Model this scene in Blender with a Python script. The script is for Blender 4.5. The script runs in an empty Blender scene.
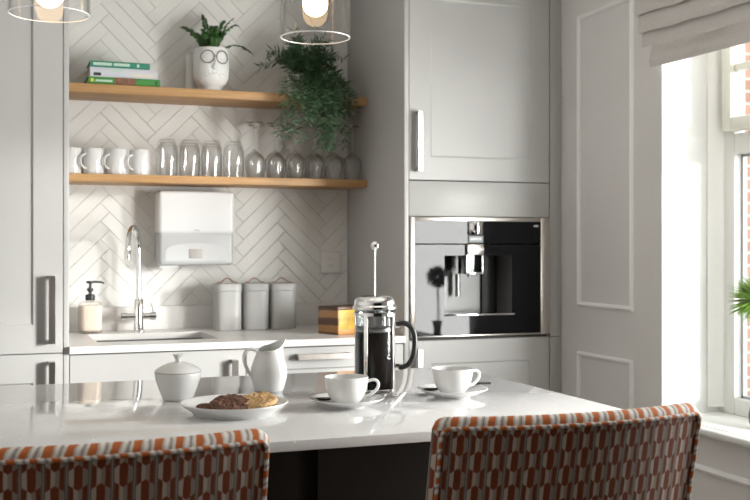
import bpy, bmesh, math, random
from mathutils import Vector, Matrix, noise
R = math.radians
PI = math.pi
scene = bpy.context.scene
COL = scene.collection
random.seed(7)

# ------------------------------------------------------------------ materials
def nodes_of(name):
    m = bpy.data.materials.new(name)
    m.use_nodes = True
    nt = m.node_tree
    b = nt.nodes.get('Principled BSDF')
    return m, nt, b

def mat(name, col, rough=0.5, metal=0.0, var=0.04, scale=6.0, bump=0.0, bscale=200.0, spec=0.5, coat=0.0, sheen=0.0, stretch=None):
    """principled with a little procedural noise in colour (and bump)"""
    m, nt, b = nodes_of(name)
    N, L = nt.nodes, nt.links
    b.inputs['Roughness'].default_value = rough
    b.inputs['Metallic'].default_value = metal
    b.inputs['Specular IOR Level'].default_value = spec
    if coat: b.inputs['Coat Weight'].default_value = coat; b.inputs['Coat Roughness'].default_value = 0.05
    if sheen: b.inputs['Sheen Weight'].default_value = sheen
    tc = N.new('ShaderNodeTexCoord')
    mp = N.new('ShaderNodeMapping')
    L.new(tc.outputs['Object'], mp.inputs['Vector'])
    if stretch: mp.inputs['Scale'].default_value = stretch
    nz = N.new('ShaderNodeTexNoise'); nz.inputs['Scale'].default_value = scale; nz.inputs['Detail'].default_value = 4
    L.new(mp.outputs['Vector'], nz.inputs['Vector'])
    rp = N.new('ShaderNodeValToRGB')
    rp.color_ramp.elements[0].position = 0.3; rp.color_ramp.elements[1].position = 0.7
    rp.color_ramp.elements[0].color = tuple(max(0, c*(1-var)) for c in col) + (1,)
    rp.color_ramp.elements[1].color = tuple(min(1, c*(1+var)) for c in col) + (1,)
    L.new(nz.outputs['Fac'], rp.inputs['Fac'])
    L.new(rp.outputs['Color'], b.inputs['Base Color'])
    if bump:
        n2 = N.new('ShaderNodeTexNoise'); n2.inputs['Scale'].default_value = bscale; n2.inputs['Detail'].default_value = 3
        L.new(mp.outputs['Vector'], n2.inputs['Vector'])
        bp = N.new('ShaderNodeBump'); bp.inputs['Strength'].default_value = bump; bp.inputs['Distance'].default_value = 0.002
        L.new(n2.outputs['Fac'], bp.inputs['Height']); L.new(bp.outputs['Normal'], b.inputs['Normal'])
    return m

def thin_glass(name, tint=(0.97,0.98,0.98), edge=(0.6,0.62,0.62), refl=1.0, rough=0.0):
    """clear thin glass: see-through, darker towards the rims, with a mirror sheen"""
    m = bpy.data.materials.new(name); m.use_nodes = True
    nt = m.node_tree; N, L = nt.nodes, nt.links
    N.clear()
    out = N.new('ShaderNodeOutputMaterial')
    tr = N.new('ShaderNodeBsdfTransparent'); gl = N.new('ShaderNodeBsdfGlossy'); gl.inputs['Roughness'].default_value = rough
    lw = N.new('ShaderNodeLayerWeight'); lw.inputs['Blend'].default_value = 0.5
    rp = N.new('ShaderNodeValToRGB')
    rp.color_ramp.elements[0].color = (*tint,1); rp.color_ramp.elements[1].color = (*edge,1)
    rp.color_ramp.elements[0].position = 0.45
    L.new(lw.outputs['Facing'], rp.inputs['Fac']); L.new(rp.outputs['Color'], tr.inputs['Color'])
    mu = N.new('ShaderNodeMath'); mu.operation = 'MULTIPLY_ADD'; mu.inputs[1].default_value = refl; mu.inputs[2].default_value = 0.05*refl
    pw = N.new('ShaderNodeMath'); pw.operation = 'POWER'; pw.inputs[1].default_value = 3.0
    L.new(lw.outputs['Facing'], pw.inputs[0]); L.new(pw.outputs[0], mu.inputs[0])
    mx = N.new('ShaderNodeMixShader'); L.new(mu.outputs[0], mx.inputs['Fac'])
    L.new(tr.outputs[0], mx.inputs[1]); L.new(gl.outputs[0], mx.inputs[2]); L.new(mx.outputs[0], out.inputs['Surface'])
    return m

def real_glass(name, col=(0.98,0.99,0.99), ior=1.48):
    m, nt, b = nodes_of(name)
    b.inputs['Base Color'].default_value = (*col,1)
    b.inputs['Roughness'].default_value = 0.0
    b.inputs['IOR'].default_value = ior
    b.inputs['Transmission Weight'].default_value = 1.0
    return m

def emit(name, col, strength):
    m, nt, b = nodes_of(name)
    b.inputs['Base Color'].default_value = (*col,1)
    b.inputs['Emission Color'].default_value = (*col,1)
    b.inputs['Emission Strength'].default_value = strength
    return m

def mth(nt, op, a, b=None, c=None):
    n = nt.nodes.new('ShaderNodeMath'); n.operation = op
    for i, v in enumerate((a, b, c)):
        if v is None: continue
        if isinstance(v, (int, float)): n.inputs[i].default_value = v
        else: nt.links.new(v, n.inputs[i])
    return n.outputs[0]

def mixc(nt, fac, a, b):
    n = nt.nodes.new('ShaderNodeMix'); n.data_type = 'RGBA'
    if isinstance(fac, (int,float)): n.inputs[0].default_value = fac
    else: nt.links.new(fac, n.inputs[0])
    for i, v in ((6, a), (7, b)):
        if isinstance(v, tuple): n.inputs[i].default_value = (*v,1)
        else: nt.links.new(v, n.inputs[i])
    return n.outputs[2]

def oak_mat():
    m, nt, b = nodes_of('oiled oak')
    N, L = nt.nodes, nt.links
    tc = N.new('ShaderNodeTexCoord'); mp = N.new('ShaderNodeMapping'); mp.inputs['Scale'].default_value = (1.2, 14, 30)
    L.new(tc.outputs['Object'], mp.inputs['Vector'])
    nz = N.new('ShaderNodeTexNoise'); nz.inputs['Scale'].default_value = 3; nz.inputs['Detail'].default_value = 6
    L.new(mp.outputs['Vector'], nz.inputs['Vector'])
    rp = N.new('ShaderNodeValToRGB')
    rp.color_ramp.elements[0].position = 0.3; rp.color_ramp.elements[1].position = 0.75
    rp.color_ramp.elements[0].color = (0.40,0.215,0.085,1); rp.color_ramp.elements[1].color = (0.56,0.33,0.145,1)
    L.new(nz.outputs['Fac'], rp.inputs['Fac']); L.new(rp.outputs['Color'], b.inputs['Base Color'])
    b.inputs['Roughness'].default_value = 0.5
    return m

def fabric_mat():
    """woven stripe of staggered hexagons: rust, oatmeal and charcoal, darkened as on the shaded chair backs (runs on the UV map, in metres)"""
    m, nt, b = nodes_of('shaded woven upholstery')
    N, L = nt.nodes, nt.links
    uv = N.new('ShaderNodeUVMap'); sp = N.new('ShaderNodeSeparateXYZ'); L.new(uv.outputs[0], sp.inputs[0])
    nz = N.new('ShaderNodeTexNoise'); nz.inputs['Scale'].default_value = 60
    L.new(uv.outputs[0], nz.inputs['Vector'])
    wob = mth(nt, 'MULTIPLY', mth(nt, 'SUBTRACT', nz.outputs['Fac'], 0.5), 0.06)
    W, P = 0.0290, 0.056
    cu = mth(nt, 'DIVIDE', sp.outputs['X'], W)
    k = mth(nt, 'FLOOR', cu)
    c = mth(nt, 'ADD', mth(nt, 'SUBTRACT', mth(nt, 'SUBTRACT', cu, k), 0.5), wob)
    ac = mth(nt, 'ABSOLUTE', c)
    half = mth(nt, 'MULTIPLY', mth(nt, 'MODULO', mth(nt, 'ABSOLUTE', k), 2.0), 0.5)
    v = mth(nt, 'ADD', mth(nt, 'DIVIDE', sp.outputs['Y'], P), half)
    tri = mth(nt, 'MULTIPLY', mth(nt, 'ABSOLUTE', mth(nt, 'SUBTRACT', mth(nt, 'FRACT', v), 0.5)), 2.0)
    flip = mth(nt, 'GREATER_THAN', mth(nt, 'ADD', tri, mth(nt, 'MULTIPLY', ac, 0.75)), 0.66)
    inner = mth(nt, 'LESS_THAN', ac, 0.19)
    # rust where (inner xor flip)
    xr = mth(nt, 'ABSOLUTE', mth(nt, 'SUBTRACT', inner, flip))
    rust = mixc(nt, nz.outputs['Fac'], (0.13,0.031,0.012), (0.185,0.046,0.018))  # shade of the chair backs is put into the rust and oat tones
    oat = mixc(nt, mth(nt, 'GREATER_THAN', c, 0.0), (0.42,0.355,0.30), (0.265,0.22,0.185))
    base = mixc(nt, xr, oat, rust)
    gap = mth(nt, 'GREATER_THAN', ac, 0.41)
    base = mixc(nt, gap, base, (0.29,0.255,0.225))
    line = mth(nt, 'MULTIPLY', mth(nt, 'GREATER_THAN', ac, 0.425), mth(nt, 'LESS_THAN', ac, 0.465))
    base = mixc(nt, line, base, (0.045,0.04,0.038))
    L.new(base, b.inputs['Base Color'])
    b.inputs['Roughness'].default_value = 0.85
    b.inputs['Specular IOR Level'].default_value = 0.2
    n2 = N.new('ShaderNodeTexNoise'); n2.inputs['Scale'].default_value = 1500
    L.new(uv.outputs[0], n2.inputs['Vector'])
    bp = N.new('ShaderNodeBump'); bp.inputs['Strength'].default_value = 0.4; bp.inputs['Distance'].default_value = 0.001
    L.new(n2.outputs['Fac'], bp.inputs['Height']); L.new(bp.outputs['Normal'], b.inputs['Normal'])
    return m

def stripe_mat():
    """the same cloth cut on the bias over the roll and the piping, left in its lighter lit tones"""
    m, nt, b = nodes_of('lit bias upholstery')
    N, L = nt.nodes, nt.links
    uv = N.new('ShaderNodeUVMap'); sp = N.new('ShaderNodeSeparateXYZ'); L.new(uv.outputs[0], sp.inputs[0])
    nz = N.new('ShaderNodeTexNoise'); nz.inputs['Scale'].default_value = 45
    L.new(uv.outputs[0], nz.inputs['Vector'])
    t = mth(nt, 'ADD', mth(nt, 'DIVIDE', mth(nt, 'ADD', sp.outputs['X'], mth(nt, 'MULTIPLY', sp.outputs['Y'], -0.32)), 0.0290), mth(nt, 'MULTIPLY', nz.outputs['Fac'], 0.25))
    ph = mth(nt, 'FRACT', t)
    rp = N.new('ShaderNodeValToRGB'); rp.color_ramp.interpolation = 'CONSTANT'
    el = rp.color_ramp.elements
    cols = [(0.0,(0.40,0.11,0.030)), (0.34,(0.40,0.37,0.34)), (0.44,(0.62,0.58,0.53)), (0.62,(0.34,0.31,0.29)), (0.72,(0.10,0.09,0.085)), (0.76,(0.46,0.42,0.39)), (0.86,(0.60,0.55,0.50)), (0.95,(0.40,0.20,0.10))]  # lit tones of the cloth, lighter than the darkened back
    el[0].position, el[0].color = 0.0, (*cols[0][1],1)
    el[1].position, el[1].color = cols[1][0], (*cols[1][1],1)
    for p, c in cols[2:]:
        e = el.new(p); e.color = (*c,1)
    L.new(ph, rp.inputs['Fac']); L.new(rp.outputs['Color'], b.inputs['Base Color'])
    b.inputs['Roughness'].default_value = 0.8; b.inputs['Specular IOR Level'].default_value = 0.2
    return m

def quartz_mat(name, col, rough):
    m, nt, b = nodes_of(name)
    N, L = nt.nodes, nt.links
    tc = N.new('ShaderNodeTexCoord')
    vo = N.new('ShaderNodeTexVoronoi'); vo.inputs['Scale'].default_value = 160
    L.new(tc.outputs['Object'], vo.inputs['Vector'])
    wn = N.new('ShaderNodeTexNoise'); wn.inputs['Scale'].default_value = 90; wn.inputs['Detail'].default_value = 3
    L.new(tc.outputs['Object'], wn.inputs['Vector'])
    c1 = mixc(nt, wn.outputs['Fac'], tuple(c*0.94 for c in col), tuple(min(1,c*1.06) for c in col))
    sp = N.new('ShaderNodeSeparateXYZ'); L.new(vo.outputs['Color'], sp.inputs[0])
    fl = mth(nt, 'MULTIPLY', mth(nt, 'GREATER_THAN', sp.outputs['X'], 0.975), mth(nt, 'LESS_THAN', vo.outputs['Distance'], 0.28))
    c2 = mixc(nt, fl, c1, (0.92,0.92,0.92))
    L.new(c2, b.inputs['Base Color'])
    b.inputs['Roughness'].default_value = rough
    return m

def brick_mat():
    m, nt, b = nodes_of('red facing brick')
    N, L = nt.nodes, nt.links
    tc = N.new('ShaderNodeTexCoord'); mp = N.new('ShaderNodeMapping')
    mp.inputs['Rotation'].default_value = (R(90),0,0)
    L.new(tc.outputs['Object'], mp.inputs['Vector'])
    br = N.new('ShaderNodeTexBrick'); br.inputs['Scale'].default_value = 1.0
    br.inputs['Brick Width'].default_value = 0.225; br.inputs['Row Height'].default_value = 0.075; br.inputs['Mortar Size'].default_value = 0.008
    br.inputs['Color1'].default_value = (0.26,0.135,0.095,1); br.inputs['Color2'].default_value = (0.33,0.185,0.13,1); br.inputs['Mortar'].default_value = (0.42,0.38,0.34,1)
    L.new(mp.outputs['Vector'], br.inputs['Vector'])
    L.new(br.outputs['Color'], b.inputs['Base Color']); b.inputs['Roughness'].default_value = 0.9
    return m

M = {}
M['tile'] = mat('glazed white tile', (0.76,0.745,0.715), 0.22, var=0.03, scale=3)
M['grout'] = mat('grey grout', (0.66,0.645,0.62), 0.9)
M['paint'] = mat('warm grey wall paint', (0.77,0.75,0.735), 0.7, var=0.015)
M['reveal'] = mat('white wall paint', (0.72,0.72,0.705), 0.6, var=0.01)
M['mould'] = mat('bright white trim paint', (0.95,0.945,0.94), 0.45, var=0.01)
M['ceil'] = mat('ceiling paint', (0.8,0.79,0.77), 0.9, var=0.01)
M['floor'] = mat('oak floor boards', (0.16,0.12,0.085), 0.5, var=0.15, stretch=(1,8,1))
M['dim'] = mat('bounce cutting dark tone', (0.04,0.039,0.038), 0.9, var=0.02)  # unseen front wall made near-black to keep bounce off the chair backs
M['cab'] = mat('pale grey cabinet paint', (0.45,0.445,0.435), 0.38, var=0.012)
M['cabdark'] = mat('shadow gap board', (0.10,0.098,0.095), 0.7)
M['steel'] = mat('brushed nickel', (0.56,0.52,0.485), 0.28, 1.0, var=0.05, scale=40, stretch=(1,1,0.05))
M['chrome'] = mat('polished chrome', (0.82,0.82,0.82), 0.06, 1.0, var=0.01)
M['sinksteel'] = mat('satin sink steel', (0.30,0.30,0.30), 0.3, 1.0, var=0.03)
M['spoon'] = mat('steel with painted reflection', (0.13,0.125,0.12), 0.2, 1.0)  # base colour darkened to hold the dark reflection in the polished bowl
M['oak'] = oak_mat()
M['worktop'] = quartz_mat('white quartz worktop', (0.70,0.685,0.665), 0.32)
M['island'] = quartz_mat('pale quartz island top', (0.58,0.575,0.57), 0.07)
M['charcoal'] = mat('charcoal panel paint', (0.010,0.008,0.006), 0.6, var=0.06, spec=0.1)
M['china'] = mat('white glazed china', (0.70,0.70,0.69), 0.12, var=0.01, coat=0.5)
M['stoneware'] = mat('satin white stoneware', (0.66,0.66,0.65), 0.22, var=0.015)
M['matwhite'] = mat('matt white ceramic', (0.78,0.78,0.77), 0.5, var=0.02)
M['wplastic'] = mat('white plastic', (0.74,0.74,0.74), 0.25, var=0.01)
M['gplastic'] = mat('translucent grey plastic', (0.50,0.505,0.51), 0.3, var=0.02)
M['slot'] = mat('beige slot plastic', (0.42,0.39,0.37), 0.5)
M['traygrey'] = mat('pale grey plastic', (0.60,0.605,0.61), 0.3)
M['paper'] = mat('paper towel', (0.72,0.72,0.71), 0.9)
M['canister'] = mat('grey enamel canister', (0.40,0.395,0.385), 0.42, var=0.01)
M['copper'] = mat('rose gold metal', (0.55,0.33,0.24), 0.3, 1.0)
M['black'] = mat('black plastic', (0.018,0.018,0.02), 0.35)
M['blackglass'] = mat('black appliance glass', (0.008,0.008,0.009), 0.03, var=0.0, spec=0.16)
M['niche'] = mat('dark steel niche', (0.22,0.22,0.22), 0.4, 0.5)
M['darkpanel'] = mat('black niche panel', (0.012,0.012,0.012), 0.5)
def drink_glass(fac):
    m = thin_glass('drinking glass', (0.993,0.994,0.994), (0.88,0.89,0.89), 0.8, .02)
    nt = m.node_tree; out = [n for n in nt.nodes if n.type == 'OUTPUT_MATERIAL'][0]
    a = out.inputs['Surface'].links[0].from_socket
    g = nt.nodes.new('ShaderNodeBsdfGlass'); g.inputs['IOR'].default_value = 1.45; g.inputs['Roughness'].default_value = 0.0
    mx = nt.nodes.new('ShaderNodeMixShader'); mx.inputs['Fac'].default_value = fac
    nt.links.new(a, mx.inputs[1]); nt.links.new(g.outputs[0], mx.inputs[2]); nt.links.new(mx.outputs[0], out.inputs['Surface'])
    return m
M['glass'] = drink_glass(0.0)
M['glassstem'] = drink_glass(0.9)
M['pane'] = thin_glass('window pane', (0.97,0.98,0.975), (0.85,0.87,0.86), 0.3)
M['beaker'] = thin_glass('beaker glass', (0.93,0.94,0.94), (0.62,0.63,0.63), 0.28)
M['shade'] = thin_glass('pendant glass', (0.99,0.99,0.99), (0.90,0.89,0.88), 0.55)
M['shaderim'] = mat('glass rim glint white', (0.85,0.85,0.84), 0.15, spec=1.0)  # opaque white: the bright glint of the clear glass edge is painted in
M['bulb'] = emit('warm lamp', (1.0,0.66,0.34), 7.0)
M['coffee'] = mat('black coffee', (0.006,0.003,0.002), 0.5, var=0.0, spec=0.06)
M['choc'] = mat('chocolate cookie', (0.125,0.058,0.036), 0.85, var=0.6, scale=190, bump=1.0, bscale=330)
M['oatc'] = mat('golden cookie', (0.56,0.36,0.17), 0.85, var=0.3, scale=190, bump=1.0, bscale=330)
M['choco'] = mat('chocolate chip', (0.035,0.015,0.009), 0.5)
M['fern'] = mat('fern green', (0.050,0.135,0.030), 0.5, var=0.35, scale=25)
M['trail'] = mat('needle green', (0.046,0.098,0.044), 0.55, var=0.45, scale=30)
M['trailstem'] = mat('green stem', (0.06,0.09,0.035), 0.6)
M['grass'] = mat('grass ball green', (0.15,0.27,0.038), 0.5, var=0.4, scale=40)
M['bark'] = mat('thin brown trunk', (0.22,0.15,0.09), 0.8)
M['vase'] = mat('brown glazed vase', (0.15,0.085,0.05), 0.35, var=0.2)
M['frame'] = mat('white window paint', (0.80,0.80,0.77), 0.4, var=0.01)
M['cream'] = mat('cream sash paint', (0.74,0.735,0.66), 0.4, var=0.01)
M['gasket'] = mat('grey glazing gasket', (0.35,0.37,0.39), 0.5)
M['linen'] = mat('oatmeal linen', (0.64,0.61,0.585), 0.9, var=0.08, scale=220, bump=0.5, bscale=700)
M['soap'] = mat('cream soap', (0.74,0.65,0.56), 0.2, var=0.03)
M['soapglass'] = thin_glass('soap bottle glass', (0.97,0.95,0.93), (0.75,0.7,0.66), 0.8)
M['bkgreen'] = mat('teal green cover', (0.035,0.235,0.15), 0.5)
M['bkgreen2'] = mat('leaf green cover', (0.06,0.27,0.055), 0.5)
M['bklilac'] = mat('pale lilac cover', (0.60,0.61,0.66), 0.5)
M['bkbrown'] = mat('brown cover panel', (0.22,0.10,0.06), 0.5, var=0.4, scale=80)
M['bkmint'] = mat('pale mint print', (0.50,0.66,0.56), 0.6)
M['bkyellow'] = mat('yellow print', (0.65,0.62,0.10), 0.6)
M['bkdark'] = mat('dark print', (0.03,0.03,0.035), 0.6)
M['pages'] = mat('cream pages', (0.72,0.66,0.55), 0.9, var=0.1, scale=300)
M['brick'] = brick_mat()
M['ground'] = mat('paved ground', (0.5,0.48,0.45), 0.9)
M['fabric'] = fabric_mat()
M['stripe'] = stripe_mat()
M['walnut'] = mat('dark walnut', (0.06,0.035,0.022), 0.5)
M['socket'] = mat('pale socket plastic', (0.78,0.76,0.73), 0.35)
M['amber'] = mat('amber yellow paper', (0.60,0.37,0.06), 0.5, var=0.35, scale=28)
M['orange'] = mat('orange packet band', (0.62,0.24,0.05), 0.5, var=0.15)
def boxwood():
    m, nt, b = nodes_of('banded brown box wood')
    N, L = nt.nodes, nt.links
    tc = N.new('ShaderNodeTexCoord'); wv = N.new('ShaderNodeTexWave'); wv.bands_direction = 'Z'
    wv.inputs['Scale'].default_value = 5.5; wv.inputs['Distortion'].default_value = 1.2; wv.inputs['Phase Offset'].default_value = 1.0
    L.new(tc.outputs['Object'], wv.inputs['Vector'])
    rp = N.new('ShaderNodeValToRGB'); rp.color_ramp.elements[0].color = (0.085,0.030,0.012,1); rp.color_ramp.elements[1].color = (0.36,0.17,0.055,1)
    rp.color_ramp.elements[0].position = 0.35; rp.color_ramp.elements[1].position = 0.65
    L.new(wv.outputs['Fac'], rp.inputs['Fac']); L.new(rp.outputs['Color'], b.inputs['Base Color']); b.inputs['Roughness'].default_value = 0.35
    return m
M['boxwood'] = boxwood()

# ------------------------------------------------------------------ mesh helpers
class MB:
    def __init__(s): s.bm = bmesh.new(); s.uv = None
    def box(s, lo, hi, bev=0.0, seg=2):
        t = bmesh.new()
        bmesh.ops.create_cube(t, size=1.0)
        sx, sy, sz = (hi[i]-lo[i] for i in range(3))
        for v in t.verts:
            v.co = Vector((lo[0]+(v.co.x+.5)*sx, lo[1]+(v.co.y+.5)*sy, lo[2]+(v.co.z+.5)*sz))
        if bev: bmesh.ops.bevel(t, geom=list(t.edges), offset=min(bev, .49*min(sx,sy,sz)), segments=seg, profile=0.5, affect='EDGES')
        s._take(t); return s
    def _take(s, t, mtx=None):
        if mtx is not None: t.transform(mtx)
        me = bpy.data.meshes.new('tmp'); t.to_mesh(me); t.free(); s.bm.from_mesh(me); bpy.data.meshes.remove(me)
    def lathe(s, prof, n=32, c=(0,0,0), sx=1.0, sy=1.0, power=2.0, fn=None):
        """prof: list of (r, z); r=0 ends close on the axis. power>2 squares the ring. fn(a, r, z)->(x,y,z) reshapes"""
        rings = []
        for r, z in prof:
            if r < 1e-6:
                rings.append([s.bm.verts.new((c[0], c[1], c[2]+z))])
            else:
                ring = []
                for k in range(n):
                    a = 2*PI*k/n; ca, sa = math.cos(a), math.sin(a)
                    q = 1.0/((abs(ca)**power+abs(sa)**power)**(1/power))
                    p = (r*q*ca*sx, r*q*sa*sy, z)
                    if fn: p = fn(a, *p)
                    ring.append(s.bm.verts.new((c[0]+p[0], c[1]+p[1], c[2]+p[2])))
                rings.append(ring)
        for A, B in zip(rings, rings[1:]):
            for k in range(n):
                k2 = (k+1) % n
                if len(A) == 1 and len(B) == 1: continue
                if len(A) == 1: s.bm.faces.new((A[0], B[k2], B[k]))
                elif len(B) == 1: s.bm.faces.new((A[k], A[k2], B[0]))
                else: s.bm.faces.new((A[k], A[k2], B[k2], B[k]))
        return s
    def tube(s, pts, r, n=10, cap=True, closed=False, flat=1.0, uvs=False, up=None):
        pts = [Vector(p) for p in pts]
        m = len(pts)
        rad = r if isinstance(r, (list, tuple)) else [r]*m
        up0 = Vector(up) if up else None
        rings = []; prev = None
        for i, p in enumerate(pts):
            if closed: d = pts[(i+1) % m]-pts[i-1]
            else: d = pts[min(i+1, m-1)]-pts[max(i-1, 0)]
            d.normalize()
            if prev is None:
                a = up0 if up0 else (Vector((0,0,1)) if abs(d.z) < 0.9 else Vector((1,0,0)))
            else: a = prev
            a = (a-d*a.dot(d))
            if a.length < 1e-6: a = d.orthogonal()
            a.normalize(); b = d.cross(a); prev = a
            rings.append([s.bm.verts.new(p+(a*math.cos(2*PI*k/n)+b*math.sin(2*PI*k/n)*flat)*rad[i]) for k in range(n)])
        uvl = s.bm.loops.layers.uv.verify() if uvs else None
        ln = 0.0
        rng = range(m) if closed else range(m-1)
        for i in rng:
            A, B = rings[i], rings[(i+1) % m]
            dl = (pts[(i+1) % m]-pts[i]).length
            for k in range(n):
                k2 = (k+1) % n
                f = s.bm.faces.new((A[k], A[k2], B[k2], B[k]))
                if uvs:
                    w = 2*PI*rad[i]/n
                    for lp, (uu, vv) in zip(f.loops, ((ln, k*w), (ln, (k+1)*w), (ln+dl, (k+1)*w), (ln+dl, k*w))): lp[uvl].uv = (uu, vv)
            ln += dl
        if cap and not closed:
            s.bm.faces.new(list(reversed(rings[0]))); s.bm.faces.new(rings[-1])
        return s
    def prism(s, pts, axis, a, b):
        """extrude a 2-D outline (list of pairs) along axis from a to b"""
        def p3(p, t):
            return {'x': (t, p[0], p[1]), 'y': (p[0], t, p[1]), 'z': (p[0], p[1], t)}[axis]
        A = [s.bm.verts.new(p3(p, a)) for p in pts]; B = [s.bm.verts.new(p3(p, b)) for p in pts]
        n = len(pts)
        for k in range(n): s.bm.faces.new((A[k], A[(k+1) % n], B[(k+1) % n], B[k]))
        s.bm.faces.new(list(reversed(A))); s.bm.faces.new(B)
        return s
    def sphere(s, c, r, u=16, v=10, sc=(1,1,1)):
        t = bmesh.new(); bmesh.ops.create_uvsphere(t, u_segments=u, v_segments=v, radius=r)
        for q in t.verts: q.co = Vector((q.co.x*sc[0], q.co.y*sc[1], q.co.z*sc[2]))+Vector(c)
        s._take(t); return s
    def leaf(s, p, d, nrm, L, W, fold=0.15):
        """a small folded pointed leaf"""
        d = d.normalized(); w = d.cross(nrm); 
        if w.length < 1e-5: w = d.orthogonal()
        w.normalize(); n = w.cross(d)
        a = s.bm.verts.new(p); t = s.bm.verts.new(p+d*L)
        m1 = s.bm.verts.new(p+d*L*.45+w*W*.5+n*W*fold); m2 = s.bm.verts.new(p+d*L*.45-w*W*.5+n*W*fold)
        s.bm.faces.new((a, m1, t)); s.bm.faces.new((a, t, m2))
        return s
    def xf(s, mtx): s.bm.transform(mtx); return s
    def build(s, name, m, parent=None, smooth=True, ang=38, recalc=True, loc=None):
        if recalc: bmesh.ops.recalc_face_normals(s.bm, faces=list(s.bm.faces))
        if smooth:
            for f in s.bm.faces: f.smooth = True
            for e in s.bm.edges:
                if len(e.link_faces) == 2 and e.calc_face_angle(0) > R(ang): e.smooth = False
        me = bpy.data.meshes.new(name); s.bm.to_mesh(me); s.bm.free()
        for mm in (m if isinstance(m, (list, tuple)) else [m]): me.materials.append(mm)
        o = bpy.data.objects.new(name, me); COL.objects.link(o)
        if parent: o.parent = parent
        if loc: o.location = loc
        return o

def thing(name, label, cat, loc=(0,0,0), rz=0.0, group=None):
    o = bpy.data.objects.new(name, None); COL.objects.link(o)
    o.empty_display_size = 0.05
    o.location = loc; o.rotation_euler = (0,0,rz)
    return tag(o, label, cat, group)
def tag(o, label, cat, group=None):
    o['label'] = label; o['category'] = cat
    if group: o['group'] = group
    return o
def struct(o, label=None, cat=None):
    o['kind'] = 'structure'
    if label: o['label'] = label
    if cat: o['category'] = cat
    return o
def dup(root, loc, rz, label, group=None):
    r = root.copy(); COL.objects.link(r); r.location = loc; r.rotation_euler = (0,0,rz)
    r['label'] = label
    if group: r['group'] = group
    for ch in list(root.children):
        c = ch.copy(); COL.objects.link(c); c.parent = r
        for g in list(ch.children):
            d = g.copy(); COL.objects.link(d); d.parent = c
    return r
def arc(c, r, a0, a1, n, ax):
    """points of an arc; ax = two unit vectors"""
    u, v = Vector(ax[0]), Vector(ax[1])
    return [Vector(c)+u*r*math.cos(a0+(a1-a0)*i/n)+v*r*math.sin(a0+(a1-a0)*i/n) for i in range(n+1)]

# ------------------------------------------------------------------ room setting
YB = 4.31; XR = 2.156; CEIL = 2.55
XL = -1.35; YF = -2.2
struct(MB().box((XL-.2, YF-.2, -.1), (XR+.30, YB+.2, 0)).build('floor', M['floor']), 'brown wooden floor hidden under the kitchen', 'floor')
struct(MB().box((XL-.2, YF-.2, CEIL), (XR+.30, YB+.2, CEIL+.1)).build('ceiling', M['ceil']), 'plain white ceiling above the kitchen', 'ceiling')
wb = struct(MB().box((XL-.2, YB, 0), (XR+.30, YB+.2, CEIL)).build('wall_back', M['grout']), 'back wall covered in white herringbone tiles', 'wall')
struct(MB().box((XL-.2, YF, 0), (XL, YB, CEIL)).build('wall_left', M['paint']), 'plain pale left wall out of view', 'wall')  # unseen wall set close and pale to bounce light across the room
struct(MB().box((XL-.2, YF-.2, 0), (XR+.30, YF, CEIL)).build('wall_front', M['dim']), 'plain wall behind the viewer', 'wall')

def herringbone():
    """real tiles with eased edges, clipped to the splashback"""
    L, W, g, th = 0.2555, 0.0507, 0.0007, 0.004
    x0, x1, z0, z1 = 0.2825, 1.4835, 1.0035, CEIL
    ox, oz = 0.486+0.2555/math.sqrt(2), 1.70          # an apex of the zigzag
    t = bmesh.new()
    u = Vector((1,0,1))/math.sqrt(2); v = Vector((-1,0,1))/math.sqrt(2)
    def tile(a0, a1, b0, b1):
        e = 0.0007
        a0 += g; a1 -= g; b0 += g; b1 -= g
        outer = [(a0,b0),(a1,b0),(a1,b1),(a0,b1)]
        inner = [(a0+e,b0+e),(a1-e,b0+e),(a1-e,b1-e),(a0+e,b1-e)]
        tilt = random.uniform(-.0004,.0004)
        def P(p, y): 
            q = u*p[0]+v*p[1]
            return t.verts.new((ox+q.x, y, oz+q.z))
        B = [P(p, YB-.0003) for p in outer]; O = [P(p, YB-th+e) for p in outer]; I = [P(p, YB-th+tilt*(1 if k<2 else -1)) for k, p in enumerate(inner)]
        t.faces.new(I)
        for k in range(4):
            k2 = (k+1) % 4
            t.faces.new((O[k], O[k2], I[k2], I[k])); t.faces.new((B[k], B[k2], O[k2], O[k]))
    for i in range(-30, 31):
        for j in range(-6, 7):
            a, b = i*W+j*L, i*W-j*L
            for (p, q, r_, s_) in ((a, a+L, b, b+W), (a, a+W, b+W, b+W+L)):
                c = u*((p+q)/2)+v*((r_+s_)/2)
                if x0-.2 < ox+c.x < x1+.2 and z0-.2 < oz+c.z < z1+.2: tile(p, q, r_, s_)
    for co, no in (((x0,0,0),(-1,0,0)), ((x1,0,0),(1,0,0)), ((0,0,z0),(0,0,-1)), ((0,0,z1),(0,0,1))):
        bmesh.ops.bisect_plane(t, geom=list(t.verts)+list(t.edges)+list(t.faces), plane_co=co, plane_no=no, clear_outer=True)
    m = MB(); m.bm.free(); m.bm = t
    return m.build('wall_tiling', M['tile'], wb, smooth=False)
herringbone()

# right wall with two window openings
O1 = (1.30, 3.006, .655, 2.22)
m = MB()
X0, X1 = XR, XR+.30
def seg(y0, y1, z0, z1): m.box((X0, y0, z0), (X1, y1, z1))
seg(O1[1], YB, 0, CEIL); seg(YF, O1[0], 0, CEIL)
for (a, b, c, d) in (O1,):
    seg(a, b, 0, c); seg(a, b, d, CEIL)
wr = m.build('wall_right', M['paint'], smooth=False)
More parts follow.
